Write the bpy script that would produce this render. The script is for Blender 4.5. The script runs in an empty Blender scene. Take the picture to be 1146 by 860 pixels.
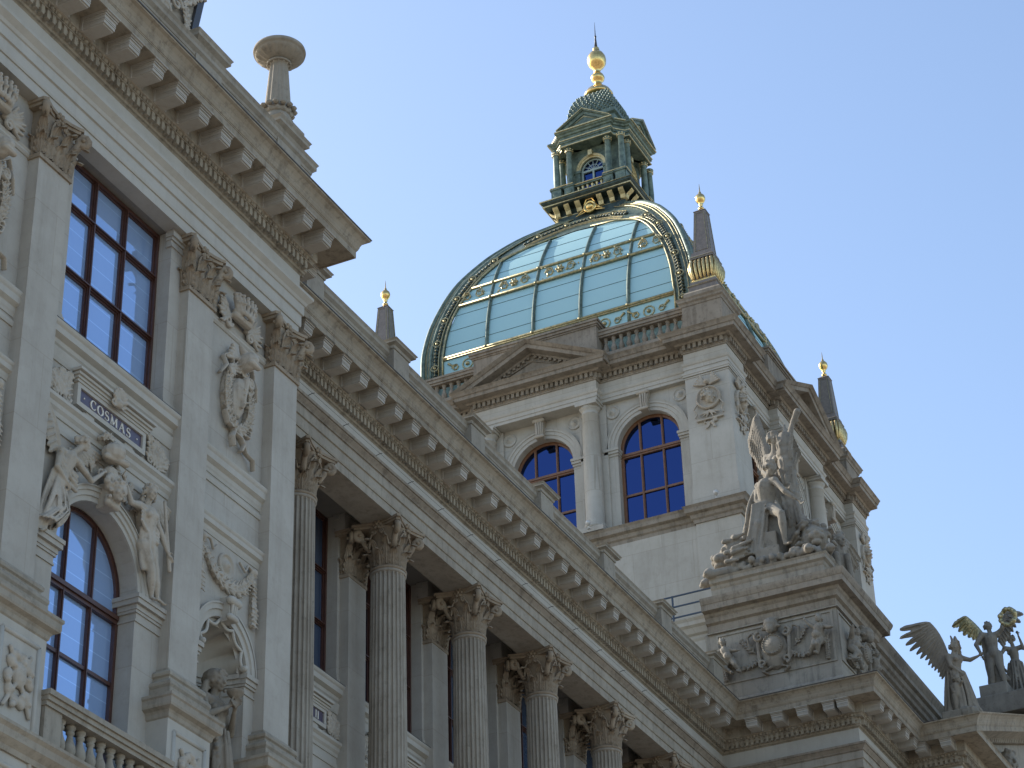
import bpy, bmesh, math, random
from mathutils import Matrix, Vector
R = math.radians
PI = math.pi
random.seed(7)
scn = bpy.context.scene
col = scn.collection

# ------------------------------------------------------------------ camera
cam_d = bpy.data.cameras.new('camera')
cam = bpy.data.objects.new('camera', cam_d)
col.objects.link(cam)
CH, CP, CR = R(25.4722922), R(31.55074553), R(-1.81671029)
fw = Vector((math.cos(CP)*math.cos(CH), math.cos(CP)*math.sin(CH), math.sin(CP)))
rt = fw.cross(Vector((0, 0, 1))).normalized()
up = rt.cross(fw)
rt2 = rt*math.cos(CR) + up*math.sin(CR)
up2 = up*math.cos(CR) - rt*math.sin(CR)
m = Matrix((rt2, up2, -fw)).transposed().to_4x4()
cam.matrix_world = m
cam_d.sensor_width = 36
cam_d.lens = 2603.41/1146*36
cam_d.clip_start = 0.5
cam_d.clip_end = 6000
scn.camera = cam

# ------------------------------------------------------------------ sky, sun, exposure
SUN_AZ, SUN_EL = 85.0, 31.0          # azimuth counted from +X towards +Y
world = bpy.data.worlds.new('World')
scn.world = world
world.use_nodes = True
nt = world.node_tree
for n in list(nt.nodes): nt.nodes.remove(n)
sky = nt.nodes.new('ShaderNodeTexSky'); sky.sky_type = 'NISHITA'; sky.sun_disc = False
sky.sun_elevation = R(SUN_EL); sky.sun_rotation = R(90.0-SUN_AZ)
sky.air_density = 1.0; sky.dust_density = 1.3; sky.ozone_density = 1.0; sky.altitude = 200
bg = nt.nodes.new('ShaderNodeBackground'); bg.inputs[1].default_value = 0.15
wo = nt.nodes.new('ShaderNodeOutputWorld')
nt.links.new(sky.outputs[0], bg.inputs[0]); nt.links.new(bg.outputs[0], wo.inputs[0])
sd = bpy.data.lights.new('sun', 'SUN'); sd.energy = 3.5; sd.angle = R(0.5); sd.color = (1, .95, .86)
sun = bpy.data.objects.new('sun', sd); col.objects.link(sun)
sv = Vector((math.cos(R(SUN_EL))*math.cos(R(SUN_AZ)), math.cos(R(SUN_EL))*math.sin(R(SUN_AZ)), math.sin(R(SUN_EL))))
sun.rotation_euler = sv.to_track_quat('Z', 'Y').to_euler()
sun.location = (0, 0, 80)
scn.view_settings.view_transform = 'Standard'
scn.view_settings.look = 'None'
scn.view_settings.gamma = 1
scn.view_settings.exposure = 0.95

# ------------------------------------------------------------------ materials
def newmat(name):
    mt = bpy.data.materials.new(name); mt.use_nodes = True
    n = mt.node_tree.nodes; b = n['Principled BSDF']
    return mt, mt.node_tree, b
def N(t, kind, **kw):
    nd = t.nodes.new(kind)
    for k, v in kw.items():
        if k == 'ins':
            for a, b in v.items(): nd.inputs[a].default_value = b
        else: setattr(nd, k, v)
    return nd
def stone(name, base, dark, light, streak=0.35, joints=None, rough=.9, spots=0.5, bump=.25, fine=1.0, patch=False):
    """weathered stone: broad mottling, vertical rain streaks, grain, optional ashlar joints"""
    mt, t, b = newmat(name); L = t.links.new
    g = N(t, 'ShaderNodeNewGeometry')
    n1 = N(t, 'ShaderNodeTexNoise', ins={'Scale': 1.1, 'Detail': 6, 'Roughness': .65})
    L(g.outputs['Position'], n1.inputs['Vector'])
    r1 = N(t, 'ShaderNodeValToRGB'); r1.color_ramp.elements[0].position = .36; r1.color_ramp.elements[1].position = .66
    L(n1.outputs[0], r1.inputs[0])
    mx = N(t, 'ShaderNodeMix', data_type='RGBA'); mx.inputs[6].default_value = (*base, 1); mx.inputs[7].default_value = (*light, 1)
    L(r1.outputs[0], mx.inputs[0])
    # streaks: noise squeezed in z
    mp = N(t, 'ShaderNodeMapping'); mp.inputs['Scale'].default_value = (5.5, 5.5, .55)
    L(g.outputs['Position'], mp.inputs[0])
    n2 = N(t, 'ShaderNodeTexNoise', ins={'Scale': 1.0, 'Detail': 7, 'Roughness': .7}); L(mp.outputs[0], n2.inputs['Vector'])
    r2 = N(t, 'ShaderNodeValToRGB'); r2.color_ramp.elements[0].position = .5; r2.color_ramp.elements[1].position = .72
    L(n2.outputs[0], r2.inputs[0])
    ms = N(t, 'ShaderNodeMath', operation='MULTIPLY'); ms.inputs[1].default_value = streak; L(r2.outputs[0], ms.inputs[0])
    m2 = N(t, 'ShaderNodeMix', data_type='RGBA'); L(ms.outputs[0], m2.inputs[0]); L(mx.outputs[2], m2.inputs[6]); m2.inputs[7].default_value = (*dark, 1)
    # small stains
    n3 = N(t, 'ShaderNodeTexNoise', ins={'Scale': 6.0*fine, 'Detail': 8, 'Roughness': .75}); L(g.outputs['Position'], n3.inputs['Vector'])
    r3 = N(t, 'ShaderNodeValToRGB'); r3.color_ramp.elements[0].position = .52; r3.color_ramp.elements[1].position = .7
    L(n3.outputs[0], r3.inputs[0])
    m3s = N(t, 'ShaderNodeMath', operation='MULTIPLY'); m3s.inputs[1].default_value = spots; L(r3.outputs[0], m3s.inputs[0])
    m3 = N(t, 'ShaderNodeMix', data_type='RGBA'); L(m3s.outputs[0], m3.inputs[0]); L(m2.outputs[2], m3.inputs[6]); m3.inputs[7].default_value = (*dark, 1)
    out = m3.outputs[2]
    n4 = N(t, 'ShaderNodeTexNoise', ins={'Scale': 34.0*fine, 'Detail': 5, 'Roughness': .7}); L(g.outputs['Position'], n4.inputs['Vector'])
    h = n4.outputs[0]
    if joints:
        bw, bh, offz = joints[:3]
        sx = N(t, 'ShaderNodeSeparateXYZ'); L(g.outputs['Position'], sx.inputs[0])
        ad = N(t, 'ShaderNodeMath', operation='ADD'); L(sx.outputs[0], ad.inputs[0]); L(sx.outputs[1], ad.inputs[1])
        az = N(t, 'ShaderNodeMath', operation='ADD'); L(sx.outputs[2], az.inputs[0]); az.inputs[1].default_value = offz
        cb = N(t, 'ShaderNodeCombineXYZ'); L(ad.outputs[0], cb.inputs[0]); L(az.outputs[0], cb.inputs[1])
        bt = N(t, 'ShaderNodeTexBrick', ins={'Scale': 1.0, 'Mortar Size': .008, 'Mortar Smooth': .3, 'Brick Width': bw, 'Row Height': bh, 'Bias': 0.0})
        jc = joints[3] if len(joints) > 3 else .62
        bt.inputs['Color1'].default_value = (.96, .96, .96, 1); bt.inputs['Color2'].default_value = (1.04, 1.04, 1.04, 1); bt.inputs['Mortar'].default_value = (jc, jc*.98, jc*.95, 1)
        L(cb.outputs[0], bt.inputs['Vector'])
        mm = N(t, 'ShaderNodeMix', data_type='RGBA', blend_type='MULTIPLY'); mm.inputs[0].default_value = .85
        L(out, mm.inputs[6]); L(bt.outputs[0], mm.inputs[7]); out = mm.outputs[2]
    if patch:
        sx = N(t, 'ShaderNodeSeparateXYZ'); L(g.outputs['Position'], sx.inputs[0])
        dv = N(t, 'ShaderNodeMath', operation='SUBTRACT'); L(sx.outputs[0], dv.inputs[0]); L(sx.outputs[1], dv.inputs[1])
        cb = N(t, 'ShaderNodeCombineXYZ'); L(dv.outputs[0], cb.inputs[0]); L(sx.outputs[2], cb.inputs[1])
        bt = N(t, 'ShaderNodeTexBrick', ins={'Scale': 1.0, 'Mortar Size': .0, 'Brick Width': .085, 'Row Height': .31, 'Bias': -.35}); L(cb.outputs[0], bt.inputs['Vector'])
        bt.inputs['Color1'].default_value = (0, 0, 0, 1); bt.inputs['Color2'].default_value = (1, 1, 1, 1)
        rr = N(t, 'ShaderNodeValToRGB'); rr.color_ramp.elements[0].position = .58; rr.color_ramp.elements[1].position = .62; L(bt.outputs[0], rr.inputs[0])
        mp_ = N(t, 'ShaderNodeMix', data_type='RGBA'); ml = N(t, 'ShaderNodeMath', operation='MULTIPLY'); ml.inputs[1].default_value = .55; L(rr.outputs[0], ml.inputs[0]); L(ml.outputs[0], mp_.inputs[0]); L(out, mp_.inputs[6]); mp_.inputs[7].default_value = (.36, .32, .26, 1); out = mp_.outputs[2]
    L(out, b.inputs['Base Color'])
    bp = N(t, 'ShaderNodeBump', ins={'Strength': bump, 'Distance': .012}); L(h, bp.inputs['Height'])
    L(bp.outputs[0], b.inputs['Normal'])
    b.inputs['Roughness'].default_value = rough
    b.inputs['Specular IOR Level'].default_value = .25
    return mt
def plain(name, c, rough=.6, metal=0, spec=.5, noise=0, dark=None, scale=8):
    mt, t, b = newmat(name)
    b.inputs['Roughness'].default_value = rough; b.inputs['Metallic'].default_value = metal
    b.inputs['Specular IOR Level'].default_value = spec
    if noise:
        g = N(t, 'ShaderNodeNewGeometry')
        n = N(t, 'ShaderNodeTexNoise', ins={'Scale': scale, 'Detail': 6, 'Roughness': .7}); t.links.new(g.outputs['Position'], n.inputs['Vector'])
        r = N(t, 'ShaderNodeValToRGB'); r.color_ramp.elements[0].position = .38; r.color_ramp.elements[1].position = .68
        r.color_ramp.elements[0].color = (*c, 1); r.color_ramp.elements[1].color = (*(dark or [x*(1-noise) for x in c]), 1)
        t.links.new(n.outputs[0], r.inputs[0]); t.links.new(r.outputs[0], b.inputs['Base Color'])
        bp = N(t, 'ShaderNodeBump', ins={'Strength': .2, 'Distance': .01}); t.links.new(n.outputs[0], bp.inputs['Height']); t.links.new(bp.outputs[0], b.inputs['Normal'])
    else: b.inputs['Base Color'].default_value = (*c, 1)
    return mt
def glassmat(name, tint, wave=.012, rough=.03, metal=1.0, lines=None):
    """window glass seen from outside by day: it mostly mirrors the sky"""
    mt, t, b = newmat(name); L = t.links.new
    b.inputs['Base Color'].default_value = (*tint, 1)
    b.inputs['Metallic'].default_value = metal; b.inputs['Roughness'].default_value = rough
    g = N(t, 'ShaderNodeNewGeometry')
    n = N(t, 'ShaderNodeTexNoise', ins={'Scale': .9, 'Detail': 2}); L(g.outputs['Position'], n.inputs['Vector'])
    if lines:      # edges of the pale roller blinds hanging close behind the panes
        sx = N(t, 'ShaderNodeSeparateXYZ'); L(g.outputs['Position'], sx.inputs[0])
        md = N(t, 'ShaderNodeMath', operation='FRACT'); ml = N(t, 'ShaderNodeMath', operation='MULTIPLY'); ml.inputs[1].default_value = 3.4; L(sx.outputs[2], ml.inputs[0]); L(ml.outputs[0], md.inputs[0])
        lt = N(t, 'ShaderNodeMath', operation='LESS_THAN'); lt.inputs[1].default_value = .045; L(md.outputs[0], lt.inputs[0])
        mx = N(t, 'ShaderNodeMix', data_type='RGBA'); L(lt.outputs[0], mx.inputs[0]); mx.inputs[6].default_value = (*tint, 1); mx.inputs[7].default_value = (*[min(1, c*1.35) for c in tint], 1); L(mx.outputs[2], b.inputs['Base Color'])
    bp = N(t, 'ShaderNodeBump', ins={'Strength': wave, 'Distance': .3}); L(n.outputs[0], bp.inputs['Height']); L(bp.outputs[0], b.inputs['Normal'])
    return mt
M = {}
M['wall'] = stone('pale_facade_stone', (0.350, 0.319, 0.271), (0.205, 0.179, 0.141), (0.409, 0.379, 0.328), streak=.28, spots=.22, joints=(3.17, 1.1, .35, .86), bump=.12)
M['plain'] = stone('smooth_frieze_stone', (0.380, 0.353, 0.302), (0.228, 0.201, 0.162), (0.425, 0.398, 0.346), streak=.22, spots=.15, bump=.1)
M['trim'] = stone('weathered_moulding_stone', (0.273, 0.237, 0.186), (0.124, 0.100, 0.072), (0.341, 0.304, 0.244), streak=.5, spots=.5)
M['corona'] = stone('brown_cornice_stone', (0.260, 0.218, 0.161), (0.088, 0.067, 0.046), (0.327, 0.285, 0.219), streak=.6, spots=.7)
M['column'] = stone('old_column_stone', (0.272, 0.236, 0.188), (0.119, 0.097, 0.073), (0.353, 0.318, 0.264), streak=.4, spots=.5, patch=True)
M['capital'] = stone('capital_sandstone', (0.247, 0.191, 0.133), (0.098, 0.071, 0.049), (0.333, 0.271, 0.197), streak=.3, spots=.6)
M['carve'] = stone('carved_relief_stone', (0.362, 0.317, 0.254), (0.172, 0.138, 0.098), (0.425, 0.381, 0.318), streak=.2, spots=.5)
M['ashlar'] = stone('grey_white_ashlar', (0.380, 0.353, 0.302), (0.220, 0.194, 0.148), (0.440, 0.413, 0.360), streak=.3, spots=.2, joints=(1.75, 1.12, .13, .80), bump=.12)
M['dtrim'] = stone('sooty_pavilion_stone', (0.222, 0.186, 0.143), (0.073, 0.058, 0.042), (0.298, 0.258, 0.207), streak=.6, spots=.6)
M['panel'] = stone('stained_attic_stone', (0.251, 0.224, 0.184), (0.091, 0.082, 0.070), (0.327, 0.298, 0.246), streak=.65, spots=.5)
M['statue'] = stone('statue_sandstone', (0.209, 0.182, 0.145), (0.076, 0.064, 0.050), (0.274, 0.246, 0.203), streak=.35, spots=.6)
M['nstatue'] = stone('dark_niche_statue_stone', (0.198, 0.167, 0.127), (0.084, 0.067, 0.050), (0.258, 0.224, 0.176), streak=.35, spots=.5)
M['bronze'] = stone('blackened_statue_stone', (0.143, 0.128, 0.107), (0.055, 0.049, 0.044), (0.220, 0.200, 0.166), streak=.3, spots=.6)
M['granite'] = plain('brown_polished_granite', (.185, .155, .13), .5, noise=.35, scale=9)
M['dark'] = plain('dark_interior', (.03, .028, .026), .9)
M['ceil'] = stone('dark_soffit_plaster', (.20, .18, .155), (.10, .09, .08), (.24, .22, .19), streak=.1, spots=.3)  # darker tone than the facade stone, on soffit, ceiling and end walls
M['lead'] = plain('lead_flashing', (.06, .06, .065), .5, metal=.3)
M['frame'] = plain('brown_painted_window_wood', (.075, .032, .022), .4, noise=.3)
M['framelt'] = plain('bright_brown_window_wood', (.20, .095, .045), .45, noise=.3)
M['glassL'] = glassmat('light_sky_window_glass', (.34, .49, .76), metal=.5, rough=.04, lines=True)  # tint holds the lighter reflected sky together with the pale blinds
M['glassP'] = glassmat('deep_sky_window_glass', (.035, .062, .175))  # deep blue of the reflected sky is put into the tint
M['glassD'] = glassmat('dim_loggia_window_glass', (.10, .14, .22), metal=.6)  # darker copy of the window glass, the loggia's dimness put into its tint
M['dglass'] = glassmat('teal_dome_glazing', (.33, .53, .56), wave=.0, rough=.7, metal=.12)
M['patina'] = plain('green_copper_patina', (.17, .22, .17), .5, metal=.3, noise=.5, dark=(.05, .075, .06), scale=5)
M['patinad'] = plain('dark_green_copper', (.055, .08, .068), .45, metal=.4, noise=.5, dark=(.015, .025, .022), scale=5)
M['gold'] = plain('bright_gilding', (.88, .60, .22), .26, metal=1, noise=.25, dark=(.55, .38, .15), scale=14)
M['gilt'] = plain('satin_gilding', (.66, .50, .23), .36, metal=.85, noise=.5, dark=(.26, .20, .10), scale=16)
M['goldl'] = plain('bright_gilded_trim', (.74, .62, .34), .5, metal=.55, noise=.3, dark=(.40, .34, .18), scale=12)
M['goldw'] = plain('worn_gilding', (.50, .41, .22), .45, metal=.7, noise=.5, dark=(.17, .18, .11), scale=12)
M['plaque'] = plain('violet_enamel_plaque', (.085, .07, .105), .35, noise=.2)
M['letter'] = plain('cream_lettering', (.62, .58, .50), .6)
M['rail'] = plain('blue_grey_painted_steel', (.035, .05, .075), .5, metal=.2)
M['white'] = plain('white_lamp_housing', (.5, .5, .48), .4)
M['pale'] = plain('pale_green_window_frame', (.34, .42, .38), .5)
M['roof'] = plain('dark_sheet_metal_roof', (.08, .10, .09), .55, metal=.3, noise=.3)
M['paving'] = plain('sandy_paving', (.34, .29, .23), .85, noise=.25, scale=.4)

# ------------------------------------------------------------------ mesh helpers
class MB:
    def __init__(s, mat=None): s.v = []; s.f = []; s.m = mat or Matrix(); s.sm = []; s.mi = []; s.cur = 0
    def add(s, vs, fs, smooth=False, mtx=None):
        o = len(s.v); mm = s.m @ mtx if mtx is not None else s.m
        s.v += [mm @ Vector(p) for p in vs]
        for f in fs: s.f.append([o+i for i in f]); s.sm.append(smooth); s.mi.append(s.cur)
    def box(s, a, b, mtx=None):
        x0, y0, z0 = a; x1, y1, z1 = b
        s.add([(x0,y0,z0),(x1,y0,z0),(x1,y1,z0),(x0,y1,z0),(x0,y0,z1),(x1,y0,z1),(x1,y1,z1),(x0,y1,z1)],
              [(0,3,2,1),(4,5,6,7),(0,1,5,4),(1,2,6,5),(2,3,7,6),(3,0,4,7)], mtx=mtx)
    def lathe(s, prof, c=(0,0,0), seg=16, mtx=None, smooth=True, flute=0, fdep=0):
        vs, fs = [], []; n = seg
        for r, z in prof:
            for i in range(n):
                a = 2*PI*i/n; rr = r
                if flute: rr = r*(1-fdep*abs(math.sin(flute*a/2)))
                vs.append((c[0]+rr*math.cos(a), c[1]+rr*math.sin(a), c[2]+z))
        for k in range(len(prof)-1):
            for i in range(n): fs.append((k*n+i, k*n+(i+1)%n, (k+1)*n+(i+1)%n, (k+1)*n+i))
        fs.append(tuple(range(n-1, -1, -1))); fs.append(tuple((len(prof)-1)*n+i for i in range(n)))
        s.add(vs, fs, smooth, mtx)
    def cap(s, p, q, r0, r1, seg=8, flat=None):
        """tapered capsule from p to q"""
        p = Vector(p); q = Vector(q); d = q-p; L = d.length
        if L < 1e-5: d = Vector((0,0,1)); L = 1e-5
        prof = [(r0*math.cos(a), -r0*math.sin(a)) for a in (1.5, 1.0, .5)]+[(r0, 0), (r1, L)]+[(r1*math.cos(a), L+r1*math.sin(a)) for a in (.5, 1.0, 1.5)]
        rot = d.to_track_quat('Z', 'Y').to_matrix().to_4x4()
        mm = Matrix.Translation(p) @ rot
        if flat: mm = mm @ Matrix.Diagonal((1, flat, 1, 1))
        s.lathe(prof, seg=seg, mtx=mm)
    def ball(s, c, r, mtx=None, seg=10, rings=6):
        if not hasattr(r, '__len__'): r = (r, r, r)
        prof = [(math.cos(PI*(k/rings-.5)), math.sin(PI*(k/rings-.5))) for k in range(rings+1)]
        prof[0] = (.02, -1); prof[-1] = (.02, 1)
        mm = Matrix.Translation(c)
        if mtx is not None: mm = mm @ mtx
        s.lathe(prof, seg=seg, mtx=mm @ Matrix.Diagonal((r[0], r[1], r[2], 1)))
    def tube(s, pts, r, seg=6, closed=False, sq=None):
        pts = [Vector(p) for p in pts]; n = len(pts); vs = []; fs = []
        rr = r if hasattr(r, '__len__') else [r]*n
        prev = None
        for i, p in enumerate(pts):
            a = pts[(i-1) % n] if (closed or i) else p; b = pts[(i+1) % n] if (closed or i < n-1) else p
            d = (b-a).normalized()
            if prev is None:
                ref = Vector((0,0,1)) if abs(d.z) < .9 else Vector((1,0,0))
                u = d.cross(ref).normalized()
            else:
                u = (prev - d*prev.dot(d)).normalized()
            prev = u; w = d.cross(u)
            for k in range(seg):
                t = 2*PI*(k+.5)/seg
                vs.append(p + (u*math.cos(t) + w*math.sin(t)*(sq or 1))*rr[i])
        for i in range(n if closed else n-1):
            j = (i+1) % n
            for k in range(seg): fs.append((i*seg+k, i*seg+(k+1)%seg, j*seg+(k+1)%seg, j*seg+k))
        if not closed: fs.append(tuple(range(seg-1,-1,-1))); fs.append(tuple((n-1)*seg+k for k in range(seg)))
        s.add(vs, fs, seg > 5)
    def prism(s, poly, o0, o1):
        """polygon in (u, z), extruded over the second axis"""
        n = len(poly)
        s.add([(u, o0, z) for u, z in poly]+[(u, o1, z) for u, z in poly],
              [tuple(range(n)), tuple(range(2*n-1, n-1, -1))]+[(i, (i+1)%n, n+(i+1)%n, n+i) for i in range(n)])
    def sweep(s, path, prof, closed=False):
        """moulding: prof = [(out, z)] carried along plan path [(x, y)], outward = right-hand side, mitred"""
        n = len(path); P = [Vector((x, y)) for x, y in path]; k = len(prof); vs = []; fs = []
        for i in range(n):
            dirs = []
            if i > 0 or closed: dirs.append((P[i]-P[i-1]).normalized())
            if i < n-1 or closed: dirs.append((P[(i+1) % n]-P[i]).normalized())
            ns = [Vector((d.y, -d.x)) for d in dirs]
            if len(ns) == 2:
                b = (ns[0]+ns[1]); b = b/max(.2, b.length_squared)*2
            else: b = ns[0]
            for o, z in prof: vs.append((P[i].x+b.x*o, P[i].y+b.y*o, z))
        for i in range(n if closed else n-1):
            j = (i+1) % n
            for q in range(k): fs.append((i*k+q, i*k+(q+1)%k, j*k+(q+1)%k, j*k+q))
        if not closed: fs.append(tuple(range(k))); fs.append(tuple((n-1)*k+q for q in range(k-1, -1, -1)))
        s.add(vs, fs)
    def build(s, name, mat, parent=None, loc=None):
        me = bpy.data.meshes.new(name); me.from_pydata([tuple(v) for v in s.v], [], s.f)
        mats = mat if isinstance(mat, (list, tuple)) else [mat]
        for x in mats: me.materials.append(x)
        me.polygons.foreach_set('use_smooth', s.sm)
        me.polygons.foreach_set('material_index', s.mi)
        bm = bmesh.new(); bm.from_mesh(me); bmesh.ops.recalc_face_normals(bm, faces=bm.faces); bm.to_mesh(me); bm.free()
        me.update()
        o = bpy.data.objects.new(name, me); col.objects.link(o)
        if parent is not None: o.parent = parent
        if loc: o.location = loc
        return o
def tag(o, label=None, cat=None, group=None, kind=None):
    if label: o['label'] = label
    if cat: o['category'] = cat
    if group: o['group'] = group
    if kind: o['kind'] = kind
    return o
def empty(name, loc=(0,0,0)):
    o = bpy.data.objects.new(name, None); o.location = loc; col.objects.link(o); o.empty_display_size = .3
    return o
kids = {}
def copy_tree(o, parent, mtx=None):
    c = o.copy(); col.objects.link(c); c.parent = parent
    if mtx is not None: c.matrix_basis = mtx @ o.matrix_basis
    for ch in list(o.children): copy_tree(ch, c)
    return c
def carve(mb, name, mat, parent=None, voxel=.02, smooth=3, loc=None, dec=None):
    """fuse overlapping lumps into one continuous carved surface"""
    o = mb.build(name, mat, parent, loc)
    rm = o.modifiers.new('r', 'REMESH'); rm.mode = 'VOXEL'; rm.voxel_size = voxel; rm.use_smooth_shade = True
    if smooth: sm = o.modifiers.new('s', 'SMOOTH'); sm.factor = .5; sm.iterations = smooth
    dg = bpy.context.evaluated_depsgraph_get(); dg.update()
    me = bpy.data.meshes.new_from_object(o.evaluated_get(dg))
    o.modifiers.clear(); old = o.data; o.data = me; me.name = name; bpy.data.meshes.remove(old)
    if not me.materials: me.materials.append(mat)
    return o
def F(origin, u, n):
    """local (u, out, z) frame on a facade"""
    return Matrix(((u[0], n[0], 0, origin[0]), (u[1], n[1], 0, origin[1]), (0, 0, 1, origin[2]), (0, 0, 0, 1)))
def sm_interp(xs, ys, x):
    if x <= xs[0]: return ys[0]
    if x >= xs[-1]: return ys[-1]
    for i in range(len(xs)-1):
        if x <= xs[i+1]: break
    def tg(j):
        a = max(0, j-1); b = min(len(xs)-1, j+1); return (ys[b]-ys[a])/(xs[b]-xs[a])
    h = xs[i+1]-xs[i]; t = (x-xs[i])/h; m0 = tg(i)*h; m1 = tg(i+1)*h
    return (2*t**3-3*t**2+1)*ys[i]+(t**3-2*t**2+t)*m0+(-2*t**3+3*t**2)*ys[i+1]+(t**3-t**2)*m1

# ------------------------------------------------------------------ ground (the street in front, far below the frame)
g = MB(); g.add([(-1500,-1500,-1.6),(1500,-1500,-1.6),(1500,1500,-1.6),(-1500,1500,-1.6)], [(0,1,2,3)])
tag(g.build('ground', M['paving']), 'pale paved square in front of the museum', kind='structure')

# ------------------------------------------------------------------ THE MUSEUM
museum = empty('museum_building', (21.85, 16.27, -1.6))
tag(museum, 'grey-beige neo-Renaissance museum with colonnade, heavy bracketed cornice and glazed green dome', 'building')
MI = Matrix.Translation((-21.85, -16.27, 1.6))
class PB(MB):
    """mesh builder for museum parts: world coordinates in, parented to the museum"""
    def part(s, name, mat, parent=None, voxel=None, smooth=3):
        par = parent or museum
        base = MI
        if parent is not None: base = base  # sub-parts sit at their parent's origin, which equals the museum's
        s.v = [base @ v for v in s.v]
        if voxel: return carve(s, name, mat, par, voxel, smooth)
        return s.build(name, mat, par)

YL, YM = 16.27, 17.87            # facade planes: end block, colonnade
XL0, XL1 = 17.32, 26.38
XP, YP = 48.4, 14.5              # corner block frieze planes
PX2, PY2 = 51.85, 13.1           # portal
pathL = [(XL0, 19.5), (XL0, YL), (XL1, YL), (XL1, YM)]
pathM = [(XL1, YM), (XP, YM), (XP, YP), (PX2, YP), (PX2, PY2), (66, PY2)]
ZA0, ZA1, ZF1 = 19.93, 20.67, 21.08

def grow(path, o):
    """offset a plan path outward"""
    out = []; P = [Vector(p) for p in path]; n = len(P)
    for i in range(n):
        ds = []
        if i: ds.append((P[i]-P[i-1]).normalized())
        if i < n-1: ds.append((P[i+1]-P[i]).normalized())
        ns = [Vector((d.y, -d.x)) for d in ds]
        b = ns[0] if len(ns) == 1 else (ns[0]+ns[1])/max(.2, (ns[0]+ns[1]).length_squared)*2
        out.append((P[i].x+b.x*o, P[i].y+b.y*o))
    return out
def along(path, pitch, margin=0, phase=None):
    """points with direction along every segment of a plan path"""
    for i in range(len(path)-1):
        a = Vector(path[i]); b = Vector(path[i+1]); d = b-a; L = d.length; d.normalize()
        n = int((L-2*margin)/pitch)
        s0 = (L-n*pitch)/2
        for k in range(n+1): yield a+d*(s0+k*pitch), d, Vector((d.y, -d.x))

# --- architrave
b = PB()
arch_prof = [(-.62, ZA0), (0, ZA0), (0, 20.10), (.02, 20.10), (.03, 20.13), (.03, 20.31), (.06, 20.32), (.06, 20.49), (.08, 20.50), (.10, 20.55), (.17, 20.62), (.17, 20.67), (-.62, 20.67)]
b.sweep([(XL0, 19.5), (XL0, YL), (XL1, YL), (XL1, YM+.8)], [(max(o, -.25), z) for o, z in arch_prof])
b.part('architrave', M['plain'])
b = PB()
b.sweep([(XL1, YM)]+pathM[1:], [p for p in arch_prof if p[1] < 20.495]+[(-.62, 20.49)])
ar = b.part('architrave', M['trim'])
b = PB(); b.sweep([(XL1, YM)]+pathM[1:], [(-.6, 20.491), (.05, 20.491), (.06, 20.51), (.085, 20.515), (.085, 20.53), (.10, 20.55), (.14, 20.59), (.15, 20.60), (.15, 20.615), (.18, 20.62), (.19, 20.665), (.17, 20.672), (-.6, 20.672)]); b.part('architrave_crown', M['dtrim'], ar)
# --- frieze
for pth in (pathL[:-1]+[(XL1, YM+.8)], pathM):
    b = PB(); b.sweep(pth, [(-.4, ZA1+.001), (0, ZA1+.001), (0, ZF1+.02), (-.4, ZF1+.02)]); b.part('frieze', M['plain'])
# --- main cornice
cor_bed = [(-.3, ZF1), (0.0, ZF1), (.02, ZF1+.02), (.05, ZF1+.03), (.06, ZF1+.06), (.08, ZF1+.075), (.08, 21.29), (.165, 21.29), (.165, 21.303), (.135, 21.31), (.165, 21.365), (.195, 21.378), (.20, 21.39), (.20, 21.62), (-.3, 21.62)]
cor_top = [(-.3, 21.62), (.63, 21.62), (.63, 21.60), (.655, 21.60), (.655, 21.725), (.665, 21.73), (.665, 21.745), (.675, 21.75), (.69, 21.79), (.695, 21.80), (.70, 21.83), (.73, 21.89), (.78, 21.945), (.83, 21.965), (.83, 21.985), (.835, 21.99), (-.3, 22.03)]
def modillion_mb():
    b = MB()   # local: u along wall, out = y, z from -0 (top) down
    for z0, z1, o, w in ((-.225, -.205, .36, .118), (-.205, -.155, .385, .128), (-.155, -.135, .395, .134), (-.135, -.125, .37, .126), (-.125, -.075, .395, .134), (-.075, -.055, .415, .142), (-.055, -.04, .40, .136), (-.04, -.02, .43, .148), (-.02, 0, .455, .158)):
        b.box((-w, -.02, z0), (w, o, z1+.0005))
    b.box((-.158, -.02, -.225), (.158, .03, -.0))
    return b
def make_cornice(path, name='cornice', top=True):
    b = PB(); b.sweep(path, cor_bed)
    if top: b.sweep(path, cor_top)
    lead = grow(path, 0)
    # dentils and egg-and-dart
    dp = grow(path, .075)
    pl = [p for p in dp]
    for i in range(len(path)-1):
        a = Vector(path[i]); c = Vector(path[i+1]); d = (c-a); L = d.length; d.normalize(); nn = Vector((d.y, -d.x))
        cnt = max(1, round(L/.1268)); pt = L/cnt
        def at_(q): return Matrix(((d.x, nn.x, 0, q.x), (d.y, nn.y, 0, q.y), (0, 0, 1, 0), (0, 0, 0, 1)))
        for k in range(cnt):
            mm = at_(a+d*(pt*(k+.5))+nn*.08)
            b.box((-.034, -.01, 21.145), (.034, .072, 21.2895), mtx=mm); b.box((.034, -.01, 21.225), (.034+pt-.068, .045, 21.2895), mtx=mm)
        cnt = max(1, round(L/.1585)); pt = L/cnt
        for k in range(cnt):
            mm = at_(a+d*(pt*(k+.5))+nn*.08)
            b.lathe([(.01, -.03), (.036, -.022), (.046, 0), (.042, .022), (.03, .030)], seg=8, mtx=mm @ Matrix.Translation((0, .072, 21.340)))
            b.box((-.010+pt/2, .05, 21.31), (.010+pt/2, .10, 21.37), mtx=mm)
    o = b.part(name, M['corona'])
    if top: path = path
    else: path = path[:4]+[(PX2, PY2+.3)]
    lb = PB(); lb.sweep(path, [(.3, 22.0), (.845, 21.992), (.85, 22.005), (.3, 22.045)]); lb.part('lead_flashing', M['lead'], o)
    return o
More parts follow.
